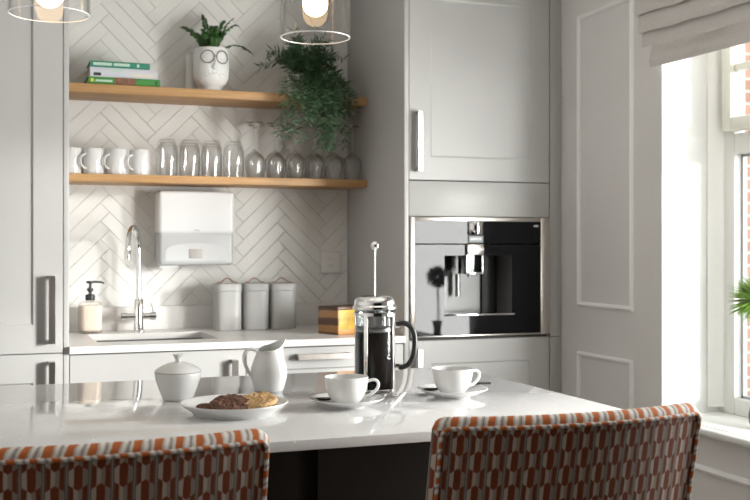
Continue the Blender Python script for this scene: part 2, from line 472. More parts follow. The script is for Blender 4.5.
# the faces inside the reveals are painted white
wr.data.materials.append(M['reveal'])
for p in wr.data.polygons:
    c = p.center
    for (a, b, z0, z1) in (O1,):
        if a-.01 < c.y < b+.01 and z0-.01 < c.z < z1+.01 and X0+.02 < c.x < X1-.02: p.material_index = 1
        if abs(p.normal.y) > .9 and (abs(c.y-a) < .002 or abs(c.y-b) < .002): p.material_index = 1
struct(wr, 'pale grey panelled wall with the window openings', 'wall')

def moulding(name, y0, y1, z0, z1, w=.019, t=.013):
    """picture-frame moulding on the right wall, mitred from four strips with a rounded face"""
    m = MB(); prof = [(0,0),(w*.15,t*.55),(w*.45,t),(w*.75,t*.75),(w,t*.35),(w,0)]
    loops = []
    for d, h in prof:
        loops.append([m.bm.verts.new((XR-h, a, b)) for a, b in ((y0+d,z0+d),(y1-d,z0+d),(y1-d,z1-d),(y0+d,z1-d))])
    for A, B in zip(loops, loops[1:]):
        for k in range(4): m.bm.faces.new((A[k], A[(k+1)%4], B[(k+1)%4], B[k]))
    A, B = loops[-1], loops[0]
    for k in range(4): m.bm.faces.new((A[k], A[(k+1)%4], B[(k+1)%4], B[k]))
    return m.build(name, M['mould'], smooth=False)
struct(moulding('trim_1', 3.169, 3.537, 1.013, 2.128), 'tall rectangular panel moulding beside the window reveal', 'panel moulding')
struct(moulding('trim_2', 3.169, 3.537, .16, .842), 'lower rectangular panel moulding beside the window reveal', 'panel moulding')
struct(moulding('trim_3', 1.25, 2.93, .16, .548, w=.024, t=.016), 'long panel moulding under the window board', 'panel moulding')

# window 1 (seen) : frame, fixed lower pane, upper sash with glazing bar
def window(name, y0, y1, z0, z1, label):
    XF = XR+.234
    st = .078; mw = .07
    cells = [(y0+st, 2.388), (2.388+mw, y1-st)]
    m = MB(); D = .046
    m.box((XF, y1-st, z0), (XF+D, y1, z1), .004); m.box((XF, y0, z0), (XF+D, y0+st, z1), .004)
    for a, b in zip(cells, cells[1:]): m.box((XF, a[1], z0), (XF+D, b[0], z1), .004)
    for a, b in cells:
        m.box((XF, a, z0), (XF+D, b, z0+.055), .004); m.box((XF, a, z1-.06), (XF+D, b, z1), .004); m.box((XF, a, 1.555), (XF+D, b, 1.625), .004)
    o = struct(m.build(name, M['frame']), label, 'window')
    m = MB()
    for yy, sg in ((y1, -1), (y0, 1)):
        prof = [(XF-.052, yy), (XF-.052, yy+sg*.006), (XF-.03, yy+sg*.012), (XF-.012, yy+sg*.022), (XF, yy+sg*.026), (XF, yy)]
        m.prism(prof, 'z', z0+.02, z1)
    m.build('window_trim', M['frame'], o, ang=50)
    for g0, g1 in cells:
        m = MB()
        m.box((XF+.028, g0, z0+.055), (XF+.045, g0+.012, 1.555)); m.box((XF+.028, g1-.010, z0+.055), (XF+.045, g1, 1.555))
        m.box((XF+.028, g0, z0+.055), (XF+.045, g1, z0+.063)); m.box((XF+.028, g0, 1.547), (XF+.045, g1, 1.555))
        m.build('window_gasket', M['gasket'], o)
        MB().box((XF+.034, g0+.004, z0+.057), (XF+.039, g1-.004, 1.553)).build('window_pane', M['pane'], o)
        s0, s1, t0, t1 = g0-.032, g1+.032, 1.632, z1-.03
        m = MB(); w = .045
        m.box((XF-.028, s1-w, t0), (XF+.03, s1, t1), .005); m.box((XF-.028, s0, t0), (XF+.03, s0+w, t1), .005)
        m.box((XF-.028, s0+w, t0), (XF+.03, s1-w, t0+w), .005); m.box((XF-.028, s0+w, t1-w), (XF+.03, s1-w, t1), .005)
        m.box((XF-.012, s0+w, 1.832), (XF+.02, s1-w, 1.857), .004)
        m.build('window_sash', M['cream'], o)
        MB().box((XF+.004, s0+w-.004, t0+w-.004), (XF+.009, s1-w+.004, t1-w+.004)).build('window_pane', M['pane'], o)
    return o
window('window_1', O1[0], O1[1], .675, O1[3], 'wide white framed window with upper sashes under the linen blind')
# window boards
def board(y0, y1, name, label):
    m = MB()
    m.box((XR-.042, y0-.035, .650), (XR+.001, y1+.035, .675), .010, 3)
    m.box((XR, y0+.0005, .655), (XR+.30, y1-.0005, .675))
    return struct(m.build(name, M['frame']), label, 'window board')
board(O1[0], O1[1], 'trim_4', 'white window board with rounded nosing below the window')

# outside : brick wall of the next building and the ground
struct(MB().box((3.0, 5.2, -.5), (9.5, 5.5, 5.0)).build('wall_exterior', M['brick']), 'sunlit red brick wall seen through the window', 'wall')
struct(MB().box((XR+.30, -6, -.6), (10, 5.2, -.5)).build('ground', M['ground']), 'paved ground outside the window', 'ground')

# ------------------------------------------------------------------ cabinets
YD = 3.66         # face of the doors
def shaker(name, x0, x1, z0, z1, parent, fr=.093, y=YD, th=.02, dep=.007):
    """framed door : stiles and rails round a sunk panel with a small chamfer"""
    m = MB(); bm = m.bm
    def loop(i, yy): return [bm.verts.new(p) for p in ((x0+i,yy,z0+i),(x1-i,yy,z0+i),(x1-i,yy,z1-i),(x0+i,yy,z1-i))]
    L = [loop(0, y+th), loop(0, y+.0015), loop(.0015, y), loop(fr, y), loop(fr+.006, y+dep)]
    for A, B in zip(L, L[1:]):
        for k in range(4): bm.faces.new((A[k], A[(k+1)%4], B[(k+1)%4], B[k]))
    bm.faces.new(L[-1]); bm.faces.new(list(reversed(L[0])))
    return m.build(name, M['cab'], parent, smooth=False)
def slab_front(name, x0, x1, z0, z1, parent, y=YD, th=.02):
    return MB().box((x0,y,z0),(x1,y+th,z1),.0015).build(name, M['cab'], parent)
def strap_handle(parent, x, z, horizontal=False, L=.224, y=YD, w=.021, pr=.036, t=.011):
    """flat bar handle bent back to the door at both ends; (x, z) is its middle"""
    m = MB(); h = L/2
    prof = [(-h,0),(-h,-pr),(h,-pr),(h,0),(h-t,0),(h-t,-pr+t),(-h+t,-pr+t),(-h+t,0)]
    if horizontal: m.prism([(x+a, y+b) for a, b in prof], 'z', z-w/2, z+w/2)
    else: m.prism([(y+b, z+a) for a, b in prof], 'x', x-w/2, x+w/2)
    bmesh.ops.bevel(m.bm, geom=list(m.bm.edges), offset=.0012, segments=1, affect='EDGES')
    return m.build('handle', M['steel'], parent)

# tall unit on the left
t = thing('tall_cabinet', 'pale grey tall cabinet with two stacked doors left of the sink', 'cabinet')
MB().box((-.335,YD+.022,.0),(.2625,YB-.001,2.40)).build('carcass', M['cabdark'], t)
MB().box((.2640,YD,.0),(.2815,YB-.001,2.40),.001).build('end_panel', M['cab'], t)
d = shaker('door', -.333, .2615, .8905, 2.39, t); strap_handle(d, .2255, 1.035)
d = shaker('door', -.333, .2615, .150, .8875, t); strap_handle(d, .2255, .752)
MB().box((-.333,YD+.05,0),(.2615,YD+.06,.147)).build('plinth', M['cab'], t)
# neighbouring tall unit, mostly outside the frame, is left out

# base units
t = thing('base_cabinet', 'grey sink cabinet with upright bar handle under the worktop', 'cabinet')
m = MB(); m.box((.2835,YD+.022,.15),(.2995,YB-.03,.884)); m.box((.866,YD+.022,.15),(.882,YB-.03,.884)); m.box((.2995,YD+.022,.15),(.866,YB-.03,.166)); m.box((.2995,YB-.046,.166),(.866,YB-.03,.884))
m.build('carcass', M['cabdark'], t)
d = shaker('door', .2835, .8815, .152, .880, t); strap_handle(d, .838, .735)
MB().box((.2835,YD+.05,0),(.8815,YD+.06,.148)).build('plinth', M['cab'], t)
t = thing('drawer_cabinet', 'grey drawer cabinet with level bar handle under the worktop', 'cabinet')
MB().box((.8845,YD+.022,.15),(1.482,YB-.03,.884)).build('carcass', M['cabdark'], t)
d = shaker('drawer', .8845, 1.4815, .602, .880, t, fr=.075); strap_handle(d, 1.165, .8475, True, L=.20)
shaker('drawer', .8845, 1.4815, .152, .599, t, fr=.075)
MB().box((.8845,YD+.05,0),(1.4815,YD+.06,.148)).build('plinth', M['cab'], t)

# worktop with a cut-out for the sink
SX0, SX1, SY0, SY1 = .385, .815, 3.792, 4.128
t = thing('worktop', 'white quartz worktop along the tiled wall', 'worktop')
m = MB(); WZ0, WZ1 = .886, .910
wx0, wx1, wy0, wy1 = .2825, 1.483, 3.642, YB-.002
def rrect(x0, x1, y0, y1, r, n=5):
    pts = []
    for cx, cy, a in ((x1-r,y1-r,0),(x0+r,y1-r,90),(x0+r,y0+r,180),(x1-r,y0+r,270)):
        for i in range(n+1):
            q = R(a+90*i/n); pts.append((cx+r*math.cos(q), cy+r*math.sin(q)))
    return pts
hole = rrect(SX0, SX1, SY0, SY1, .03)
nh = len(hole)
def outer_pt(p):
    cx, cy = (SX0+SX1)/2, (SY0+SY1)/2
    dx, dy = p[0]-cx, p[1]-cy
    s = min(((wx1-cx) if dx>0 else (cx-wx0))/max(abs(dx),1e-9), ((wy1-cy) if dy>0 else (cy-wy0))/max(abs(dy),1e-9))
    return (cx+dx*s, cy+dy*s)
bm = m.bm
gx = [wx0, SX0, SX1, wx1]; gy = [wy0, SY0, SY1, wy1]
for z in (WZ0, WZ1):
    V = [[bm.verts.new((x, y, z)) for y in gy] for x in gx]
    for a in range(3):
        for b in range(3):
            if a == 1 and b == 1: continue
            bm.faces.new((V[a][b], V[a+1][b], V[a+1][b+1], V[a][b+1]))
def side(x0, y0, x1, y1):
    bm.faces.new([bm.verts.new(q) for q in ((x0,y0,WZ0),(x1,y1,WZ0),(x1,y1,WZ1),(x0,y0,WZ1))])
for a in range(3):
    side(gx[a], wy0, gx[a+1], wy0); side(gx[a], wy1, gx[a+1], wy1); side(wx0, gy[a], wx0, gy[a+1]); side(wx1, gy[a], wx1, gy[a+1])
side(SX0, SY0, SX1, SY0); side(SX0, SY1, SX1, SY1); side(SX0, SY0, SX0, SY1); side(SX1, SY0, SX1, SY1)
bmesh.ops.remove_doubles(bm, verts=list(bm.verts), dist=1e-5)
m.build('slab', M['worktop'], t, smooth=False)
struct(MB().box((.2825,YB-.026,.9102),(1.4832,YB-.0005,1.003),.0015).build('trim_6', M['worktop']), 'low white quartz upstand behind the worktop', 'upstand')

t = thing('sink', 'steel undermount sink let into the white worktop', 'sink')
m = MB(); bm = m.bm
lo = [(0.004,.8855),(.004,.74),(.03,.715),(.10,.712)]
rings = []
for ins, z in lo:
    rings.append([bm.verts.new((p[0],p[1],z)) for p in rrect(SX0-.006+ins, SX1+.006-ins, SY0-.006+ins, SY1+.006-ins, .035)])
for A, B in zip(rings, rings[1:]):
    for k in range(nh): bm.faces.new((A[k], A[(k+1)%nh], B[(k+1)%nh], B[k]))
bm.faces.new(rings[-1])
so = rrect(SX0-.018, SX1+.018, SY0-.018, SY1+.018, .04)
O = [bm.verts.new((p[0],p[1],.8855)) for p in so]
for k in range(nh): bm.faces.new((rings[0][k], rings[0][(k+1)%nh], O[(k+1)%nh], O[k]))
m.build('basin', M['sinksteel'], t)
MB().lathe([(0,.7135),(.038,.7135),(.042,.7125)], 24, ((SX0+SX1)/2,(SY0+SY1)/2,0)).build('drain', M['chrome'], t)

# tall appliance unit on the right
TX0, TX1 = 1.5035, 2.1005
t = thing('appliance_cabinet', 'pale grey tall cabinet housing the built in coffee machine', 'cabinet')
MB().box((1.4845,YD-.002,0),(1.502,YB-.001,CEIL-.001),.001).build('end_panel', M['cab'], t)
m = MB(); m.box((TX0,YD+.022,0),(TX1,YB-.001,.899)); m.box((TX0,YD+.022,1.358),(TX1,YB-.001,CEIL-.02)); m.box((TX0,4.20,.899),(TX1,YB-.001,1.358))
m.build('carcass', M['cabdark'], t)
d = shaker('door', TX0+.001, TX1-.001, 1.4925, 2.262, t, fr=.086, dep=.0022); strap_handle(d, 1.5365, 1.634)
slab_front('fascia', TX0+.001, TX1-.001, 1.3565, 1.4885, t)
d = shaker('drawer', TX0+.001, TX1-.001, .150, .8885, t, fr=.086, dep=.0022); strap_handle(d, 1.5365, .748)
slab_front('top_door', TX0+.001, TX1-.001, 2.2655, CEIL-.02, t)
m = MB(); m.box((2.1035,YD+.002,.8895),(XR-.0005,YD+.02,CEIL-.02)); m.box((2.1035,YD+.002,0),(XR-.0005,YD+.02,.8865)); m.build('filler_panel', M['cab'], t, smooth=False)
MB().box((TX0,YD+.05,0),(TX1,YD+.06,.147)).build('plinth', M['cab'], t)

# ------------------------------------------------------------------ coffee machine
t = thing('coffee_machine', 'built in coffee machine with black glass front and chrome spout', 'coffee machine')
MZ0, MZ1 = .9005, 1.3545
FY = YD-.006
m = MB()
m.box((TX0+.0015,FY-.002,MZ0),(1.5245,FY+.03,MZ1-.0005),.0015); m.box((2.0565,FY-.002,MZ0),(TX1-.0015,FY+.03,MZ1-.0005),.0015)
m.box((1.5245,FY-.002,1.3385),(2.0565,FY+.03,MZ1-.0005),.0015); m.box((1.5245,FY-.002,MZ0),(2.0565,FY+.03,.906),.001)
m.build('steel_trim', M['steel'], t)
# glass front with the niche cut out
NX0, NX1, NZ0, NZ1 = 1.646, 1.942, .985, 1.208
m = MB()
m.box((1.5245,FY,1.254),(2.0565,FY+.02,1.3385)); 
m.box((1.5245,FY,.906),(NX0,FY+.02,1.249)); m.box((NX1,FY,.906),(2.0565,FY+.02,1.249)); m.box((NX0,FY,NZ1),(NX1,FY+.02,1.249)); 
m.box((NX0,FY,.906),(NX1,FY+.02,NZ0-.006))
m.build('glass_front', M['blackglass'], t, smooth=False)
m = MB()   # niche box, open to the front
m.box((NX0-.004,FY+.16,NZ0-.02),(NX1+.004,FY+.165,NZ1+.01)); m.box((NX0-.004,FY+.02,NZ0-.02),(NX0,FY+.16,NZ1+.01)); m.box((NX1,FY+.02,NZ0-.02),(NX1+.004,FY+.16,NZ1+.01))
m.box((NX0,FY+.02,NZ1),(NX1,FY+.16,NZ1+.004)); m.box((NX0,FY+.02,NZ0-.016),(NX1,FY+.16,NZ0-.012))
m.build('niche', M['niche'], t, smooth=False)
MB().box((1.876,FY+.145,NZ0),(1.940,FY+.158,NZ1-.001)).build('niche_panel', M['darkpanel'], t, smooth=False); MB().box((1.690,FY+.145,1.125),(1.742,FY+.158,NZ1-.001)).build('niche_panel', M['darkpanel'], t, smooth=False)
MB().box((NX0,FY-.004,NZ0-.006),(NX1,FY+.14,NZ0),.001).build('drip_tray', M['chrome'], t)
m = MB()
m.lathe([(0,0),(.034,0),(.035,.002),(.035,.048),(.034,.05),(0,.05)], 28, (1.776,FY+.008,1.288)); 
m.build('control_knob', M['chrome'], t)
m = MB(); m.box((1.745,FY-.006,1.2565),(1.806,FY+.004,1.284),.002); m.build('display', M['gasket'], t)
m = MB()
for k in range(5): m.box((1.753+k*.0095,FY-.0075,1.266),(1.759+k*.0095,FY-.0055,1.276))
m.build('display_mark', M['wplastic'], t, smooth=False)
m = MB()
m.box((1.734,FY-.012,1.2095),(1.806,FY+.06,1.252),.004)
m.build('spout_head', M['steel'], t)
m = MB(); m.lathe([(0,-.002),(.009,-.002),(.010,0),(.010,.006),(0,.006)], 16, (0,0,0)); m.xf(Matrix.Translation((1.779,FY-.012,1.232)) @ Matrix.Rotation(R(90),4,'X')); m.box((1.779,FY-.017,1.2275),(1.804,FY-.012,1.2365),.001); m.build('spout_lever', M['wplastic'], t)
m = MB()
m.box((1.730,FY-.014,1.137),(1.737,FY+.06,1.2095),.001); m.box((1.796,FY-.014,1.137),(1.803,FY+.06,1.2095),.001); m.box((1.737,FY-.014,1.137),(1.796,FY+.06,1.144),.001)
m.box((1.737,FY-.004,1.144),(1.768,FY+.06,1.2095))
m.build('spout_body', M['chrome'], t)
m = MB(); m.box((1.768,FY+.002,1.144),(1.796,FY+.058,1.209)); m.build('spout_window', M['blackglass'], t, smooth=False)
MB().lathe([(0,-.012),(.006,-.012),(.0075,0),(0,0)], 14, (1.757,FY+.02,1.137)).build('nozzle', M['steel'], t); m = MB(); m.lathe([(0,-.09),(.010,-.09),(.010,-.002),(0,-.002)], 14, (1.757,FY+.12,1.137)); m.build('milk_pipe', M['steel'], t)
m = MB(); m.box((2.026,FY-.0008,1.319),(2.033,FY+.002,1.325)); m.box((2.034,FY-.0008,1.318),(2.047,FY+.002,1.326)); m.build('badge', M['wplastic'], t, smooth=False)

# ------------------------------------------------------------------ shelves and what stands on them
US, LS = 1.849, 1.5135      # tops
def shelf(name, z, th, label):
    m = MB().box((.283,4.060,z-th),(1.4835,YB-.0065,z),.002); return tag(m.build(name, M['oak']), label, 'shelf', 'oak wall shelves')
shelf('wall_shelf', US, .033, 'upper oak wall shelf holding the books and plants')
shelf('wall_shelf', LS, .029, 'lower oak wall shelf holding the mugs and glasses')

# books : spine towards the viewer (-Y), stacked flat
def book(z, th, x0, x1, dep, y0, label, cover, prints, rz=0):
    cx, cy = (x0+x1)/2, y0+dep/2
    t = thing('book', label, 'book', (cx,cy,z), rz, 'books stacked on the upper shelf')
    w = (x1-x0)/2; d = dep/2; c = .0022
    m = MB(); m.box((-w,-d,0),(w,d,c)); m.box((-w,-d,th-c),(w,d,th)); 
    m.prism([(-d,0),(-d-.004,th*.25),(-d-.004,th*.75),(-d,th),(-d+c,th-c),(-d+c,c)], 'x', -w, w)
    m.build('cover', M[cover], t, smooth=False)
    MB().box((-w+.004,-d+c,c),(w-.004,d-.004,th-c)).build('pages', M['pages'], t, smooth=False)
    for a, b, q0, q1, mm in prints:
        MB().box((-w+a*2*w,-d-.0047,th*q0),(-w+b*2*w,-d-.0036,th*q1)).build('spine_print', M[mm], t, smooth=False)
    return t
by = 4.075
book(US, .0285, .382, .648, .19, by, 'leaf green and brown cookbook at the bottom of the book stack', 'bkgreen2', [(.36,.66,.02,.98,'bkbrown'), (.10,.33,.35,.62,'bkmint'), (.035,.075,.3,.75,'bkyellow'), (.93,.955,.25,.75,'bkdark')])
book(US+.0287, .036, .388, .637, .185, by+.002, 'white and lilac book in the middle of the book stack', 'bklilac', [(.05,.16,.12,.42,'bkdark'), (.30,.47,.62,.86,'bkmint'), (.62,.95,.15,.5,'pages')], R(.6))
book(US+.0650, .024, .391, .611, .175, by+.006, 'thin teal green book on top of the book stack', 'bkgreen', [(.05,.36,.3,.75,'bkmint'), (.39,.66,.3,.75,'bkmint'), (.78,.82,.25,.75,'bkmint')], R(-.6))

# face planter with fern
PX, PY = .863, 4.165
t = thing('face_planter', 'white planter with moulded face and wire glasses on upper shelf', 'planter', (PX,PY,US), R(-2))
prof = [(0,0),(.045,0),(.047,.003),(.0465,.012),(.047,.022),(.055,.030),(.068,.040),(.0765,.058),(.079,.085),(.0785,.12),(.077,.150),(.0755,.171),(.073,.1745),(.070,.172),(.070,.150),(.070,.120),(0,.118)]
prof = [(q*.89, z) for q, z in prof]
MB().lathe(prof, 40).build('pot', M['matwhite'], t)
FT = R(4)     # the face looks along local -Y, turned a little
def onpot(x, z, out=.0):
    r = .0700+out
    a_ = math.asin(max(-1, min(1, x/r)))+FT
    return Vector((r*math.sin(a_), -r*math.cos(a_), z))
for s in (-1, 1):
    c = s*.0290
    pts = [onpot(c+.0245*math.cos(a), .134+.0245*math.sin(a), .004) for a in [2*PI*i/28 for i in range(28)]]
    MB().tube(pts, .0016, 6, closed=True).build('spectacle_rim', M['walnut'], t)
    pts = [onpot(c+.013*math.cos(a), .132+.006*math.sin(a), .0005) for a in [R(200)+R(140)*i/10 for i in range(11)]]
    MB().tube(pts, .0016, 6).build('eyelid', M['matwhite'], t)
    pts = [onpot(s*.026+.011*math.cos(a)*(1-.03*i), .064+.009*math.sin(a)*(1-.03*i), .0005) for i, a in enumerate([R(20)+R(330)*i/16 for i in range(17)])]
    MB().tube(pts, .0015, 6).build('cheek_swirl', M['matwhite'], t)
pts = [onpot(x, .1345+.004*(1-(x/.006)**2), .005) for x in [-.006+.012*i/6 for i in range(7)]]
MB().tube(pts, .0015, 6).build('spectacle_bridge', M['walnut'], t)
pts = [onpot(.002,.128,.001), onpot(.0,.112,.004), onpot(-.003,.098,.007), onpot(-.008,.091,.006), onpot(-.002,.087,.004), onpot(.006,.088,.002)]
MB().tube(pts, [.002,.0026,.0032,.003,.0026,.001], 8).build('nose', M['matwhite'], t)
m = MB(); m.tube([onpot(x, .073-.10*abs(x)+(.002 if abs(x)<.004 else .003), .0008) for x in [-.012+.024*i/10 for i in range(11)]], [.001]+[.0022]*9+[.001], 6)
m.tube([onpot(x, .067+4*x*x, .0008) for x in [-.010+.020*i/8 for i in range(9)]], [.001]+[.0024]*7+[.001], 6); m.build('lips', M['matwhite'], t)
MB().lathe([(0,.1195),(.0615,.1195),(.0615,.150),(.05,.153),(0,.156)], 24).build('soil', M['bark'], t)

fr = thing('potted_fern', 'small green fern growing in the white face planter', 'fern', (PX,PY,US+.152), 0)
def frond(tip, h, n=24, wmax=.030):
    """arched frond from the pot centre to a tip with paired leaflets"""
    m = MB(); tip = Vector((tip[0]*1.12, tip[1], tip[2]*1.15)); h *= 1.1; base = Vector((tip.x*.12, tip.y*.12, 0))
    mid = (base+tip)/2+Vector((0,0,h))
    pts = [(1-s)**2*base+2*s*(1-s)*mid+s*s*tip for s in [i/n for i in range(n+1)]]
    m.tube(pts, [.0016*(1-.8*i/n) for i in range(n+1)], 5)
    for i in range(3, n):
        s = i/n; d = (pts[i+1]-pts[i-1]).normalized()
        side = d.cross(Vector((0,0,1))); 
        if side.length < .2: side = d.cross(Vector((0,-1,0)))
        side.normalize(); nr = side.cross(d)
        Lf = wmax*math.sin(PI*min(1, .18+s*.82))**.8
        for sg in (-1, 1):
            dd = side*sg+d*.45+nr*random.uniform(-.35,.1)
            for q in (0, .5):
                m.leaf(pts[i]+(pts[i+1]-pts[i])*q, dd, nr, Lf*random.uniform(.8,1.05), .0085)
    return m.build('frond', M['fern'], fr, smooth=False, recalc=False)
for tip, h in (((-.115,-.02,.085),.055), ((-.085,-.05,.055),.06), ((-.033,-.01,.135),.05), ((.012,.02,.10),.07), ((.045,-.03,.115),.06), ((.085,.01,.135),.055), ((.095,-.03,.10),.075), ((.155,.0,.008),.075), ((-.055,.05,.07),.06), ((.02,-.065,.05),.06), ((-.02,-.06,.06),.06), ((.06,.05,.08),.07)):
    frond(tip, h)

# narrow flared white vase just behind the planter
t = tag(MB().lathe([(0,0),(.038,0),(.0385,.004),(.031,.012),(.024,.026),(.020,.045),(.0185,.07),(.0180,.158),(.0165,.166),(.0140,.166),(.012,.158),(.012,.04),(0,.03)], 28).build('flared_vase', M['matwhite'], loc=(.799,4.262,US)), 'slim white vase with flared foot behind the face planter', 'vase')

# trailing plant
TPX, TPY = 1.235, 4.135
t = thing('trailing_plant', 'dark green trailing plant spilling over the upper shelf', 'plant', (TPX,TPY,US))
MB().lathe([(0,0),(.045,0),(.06,.09),(.057,.09),(.044,.01),(0,.008)], 24, (0,.03,0)).build('pot', M['matwhite'], t)
rs = random.Random(11)
mf, ms = MB(), MB()
def strand(p0, dirv, up, drop, n, big=1.0, zmin=-.30):
    p = Vector(p0); d = Vector(dirv); pts = [p.copy()]
    for i in range(n):
        d = d+Vector((rs.uniform(-.14,.14), rs.uniform(-.10,.10), -drop)); d.normalize()
        p = p+d*.014
        if p.z < .004 and p.y > -.082: p.z = .004+rs.uniform(0,.004); d = Vector((d.x*.6+rs.uniform(-.1,.1), -1, .02)).normalized()   # creep over the board to its edge
        if p.y > .150: p.y = .150
        if p.z < zmin: break
        pts.append(p.copy())
    if len(pts) < 3: return
    ms.tube(pts, [.0014*(1-.6*i/len(pts)) for i in range(len(pts))], 4)
    for i in range(2, len(pts)):
        dd = (pts[i]-pts[i-1]).normalized()
        for k in range(3):
            a = rs.uniform(0, 2*PI); o1 = dd.orthogonal().normalized(); o2 = dd.cross(o1)
            q = (o1*math.cos(a)+o2*math.sin(a))*.85+dd*rs.uniform(.25,.9)
            mf.leaf(pts[i]-dd*rs.uniform(0,.014), q, o2*math.cos(a)-o1*math.sin(a), rs.uniform(.024,.044)*big, .0058, .10)
for i in range(70):
    a = rs.uniform(0, 2*PI)
    out = rs.uniform(.3, 1.0)
    sx = math.cos(a)*.075*out; sy = math.sin(a)*.05-.02
    strand((sx*.25, .03+sy*.3, .085), (sx*7.5, sy*6-.1, rs.uniform(.5,1.6)), 0, rs.uniform(.10,.17), rs.randint(8,14), zmin=.004)
for i in range(34):        # the ones which fall over the front edge
    x = rs.gauss(.012,.062); x = max(-.095, min(.130, x))
    deep = rs.uniform(.03, .13)*(1-abs(x-.015)/.23)+.015
    if x > .03: deep *= .82
    strand((x*.7, -.03, rs.uniform(.04,.085)), (x*2.5, -1, .45), 0, .16, 26, 1.0, zmin=-deep)
for x, dp in ((-.080,.185),(-.03,.13),(.045,.225),(.085,.15),(.012,.215),(.055,.235),(.13,.09)):
    for k in range(3): strand((x*.8+rs.uniform(-.006,.006), -.04, .07), (x*1.2, -1, .35), 0, .17, 34, 1.0, zmin=-dp)
ms.build('stems', M['trailstem'], t)
mf.build('foliage', M['trail'], t, smooth=False, recalc=False)

# mugs
t = thing('mug', 'white mug half hidden by the tall cabinet at the left shelf end', 'mug', (.328,4.165,LS), 0, 'white mugs on the lower shelf')
MB().lathe([(0,0),(.0345,0),(.0375,.003),(.0388,.01),(.0394,.05),(.0397,.100),(.0387,.1015),(.0372,.1005),(.0367,.05),(.0357,.008),(0,.006)], 32).build('body', M['china'], t)
c = Vector((-.0370,0,.052)); pts = arc(c, .027, R(90), R(270), 14, ((1,0,0),(0,0,1)))
pts = [Vector((p.x*.95-.003, p.y, p.z)) for p in pts]
MB().tube(pts, .0042, 8, flat=1.25).build('handle', M['china'], t)
mug_rz = R(37)
t.rotation_euler = (0,0,R(62))
for x, lab in ((.409,'white mug standing second from the left on the lower shelf'), (.496,'white mug standing third from the left on the lower shelf'), (.583,'white mug beside the upturned tumblers on the lower shelf')):
    dup(t, (x,4.16,LS), mug_rz, lab)

# upturned tumblers
def shell(prof, wall):
    """closed thin wall from an outer profile running from the rim (bottom) to the closed foot (top)"""
    return prof
tum = [(.0375,0),(.0385,.001),(.0415,.04),(.0420,.075),(.0400,.105),(.0345,.128),(.030,.138),(.029,.1415),(.027,.1425),(0,.1425),(0,.131),(.024,.130),(.031,.122),(.0375,.103),(.0398,.075),(.0393,.04),(.0363,.0005),(.0375,0)]
t = thing('tumbler', 'upturned clear tumbler beside the last white mug, front row', 'glass', (.683,4.125,LS), 0, 'upturned tumblers on the lower shelf')
MB().lathe(tum, 32).build('bowl', M['glass'], t)
nm = ['second', 'third', 'fourth']
for i, x in enumerate((.770, .857, .944)):
    dup(t, (x,4.122,LS), 0, f'upturned clear tumbler in the front row, {nm[i]} from the mugs' if i < 2 else 'upturned clear tumbler in the front row, beside the wine glasses')
for i, x in enumerate((.700, .788, .876)):
    dup(t, (x,4.222,LS), 0, f'upturned clear tumbler in the back row, {["first","second","third"][i]} from the mugs')

# upturned wine glasses
wg = [(.0290,0),(.0300,.0006),(.0375,.035),(.0405,.06),(.039,.078),(.031,.094),(.016,.105),(.0065,.112),(0,.113),(0,.104),(.012,.1025),(.029,.092),(.0372,.077),(.0388,.06),(.0358,.035),(.0282,.0004),(.0290,0)]
ws = [(0,.1131),(.0064,.1125),(.0044,.122),(.0040,.150),(.0042,.195),(.0060,.210),(.016,.2160),(.032,.2195),(.0345,.2205),(.0347,.2230),(0,.2235)]
t = thing('wine_glass', 'upturned wine glass in the front row beside the tumblers', 'wine glass', (1.030,4.125,LS), 0, 'upturned wine glasses on the lower shelf')
MB().lathe([(q*.965, z) for q, z in wg], 28).build('bowl', M['glass'], t)
MB().lathe(ws, 28).build('stem', M['glassstem'], t)
for i, x in enumerate((1.112, 1.194, 1.276, 1.358, 1.440)):
    dup(t, (x,4.120,LS), 0, f'upturned wine glass in the front row, {["second","third","fourth","fifth"][i]} from the tumblers' if i < 4 else 'upturned wine glass in the front row against the tall cabinet side')
for i, x in enumerate((1.060, 1.147, 1.234, 1.321, 1.408)):
    dup(t, (x,4.215,LS), 0, f'upturned wine glass in the back row, {["first","second","third","fourth"][i]} from the tumblers' if i < 4 else 'upturned wine glass in the back row by the tall cabinet side')

# paper towel dispenser
t = thing('paper_towel_dispenser', 'white wall mounted paper towel dispenser with grey lower half', 'dispenser', (.812,YB-.0065,0))
def rbox(x0,x1,y0,y1,z0,z1,r):
    return MB().box((x0,y0,z0),(x1,y1,z1),r,5)
rbox(-.1525,.1525,-.118,-.012,1.291,1.463,.016).build('upper_cover', M['wplastic'], t)
rbox(-.148,.148,-.112,-.010,1.168,1.300,.014).build('lower_tray', M['gplastic'], t)
MB().box((-.150,-.012,1.20),(.150,0,1.455),.003).build('back_plate', M['gplastic'], t)
m = MB(); n = 24
prof = [( -.125+.25*i/n, 1.225+.030*math.sqrt(max(0,1-((i/n-.5)*2)**2))) for i in range(n+1)]
m.prism([(-.125,1.186)]+prof+[(.125,1.186)], 'y', -.1135, -.1115); m.build('tray_window', M['traygrey'], t, smooth=False)
MB().box((-.030,-.1165,1.195),(.022,-.1130,1.232),.001).build('paper_slot', M['slot'], t)
MB().box((-.012,-.1190,1.303),(.010,-.1178,1.310),.0005).build('badge', M['gplastic'], t)
MB().lathe([(0,0),(.004,0),(.004,.006),(0,.006)],12).xf(Matrix.Translation((.1525,-.05,1.345)) @ Matrix.Rotation(R(90),4,'Y')).build('lock', M['black'], t)
tp = MB(); tp.prism([(-.142,1.170),(-.140,1.158),(-.112,1.150),(-.096,1.154),(-.070,1.160),(-.060,1.170)], 'y', -.075, -.072); tp.build('paper_end', M['paper'], t, smooth=False)

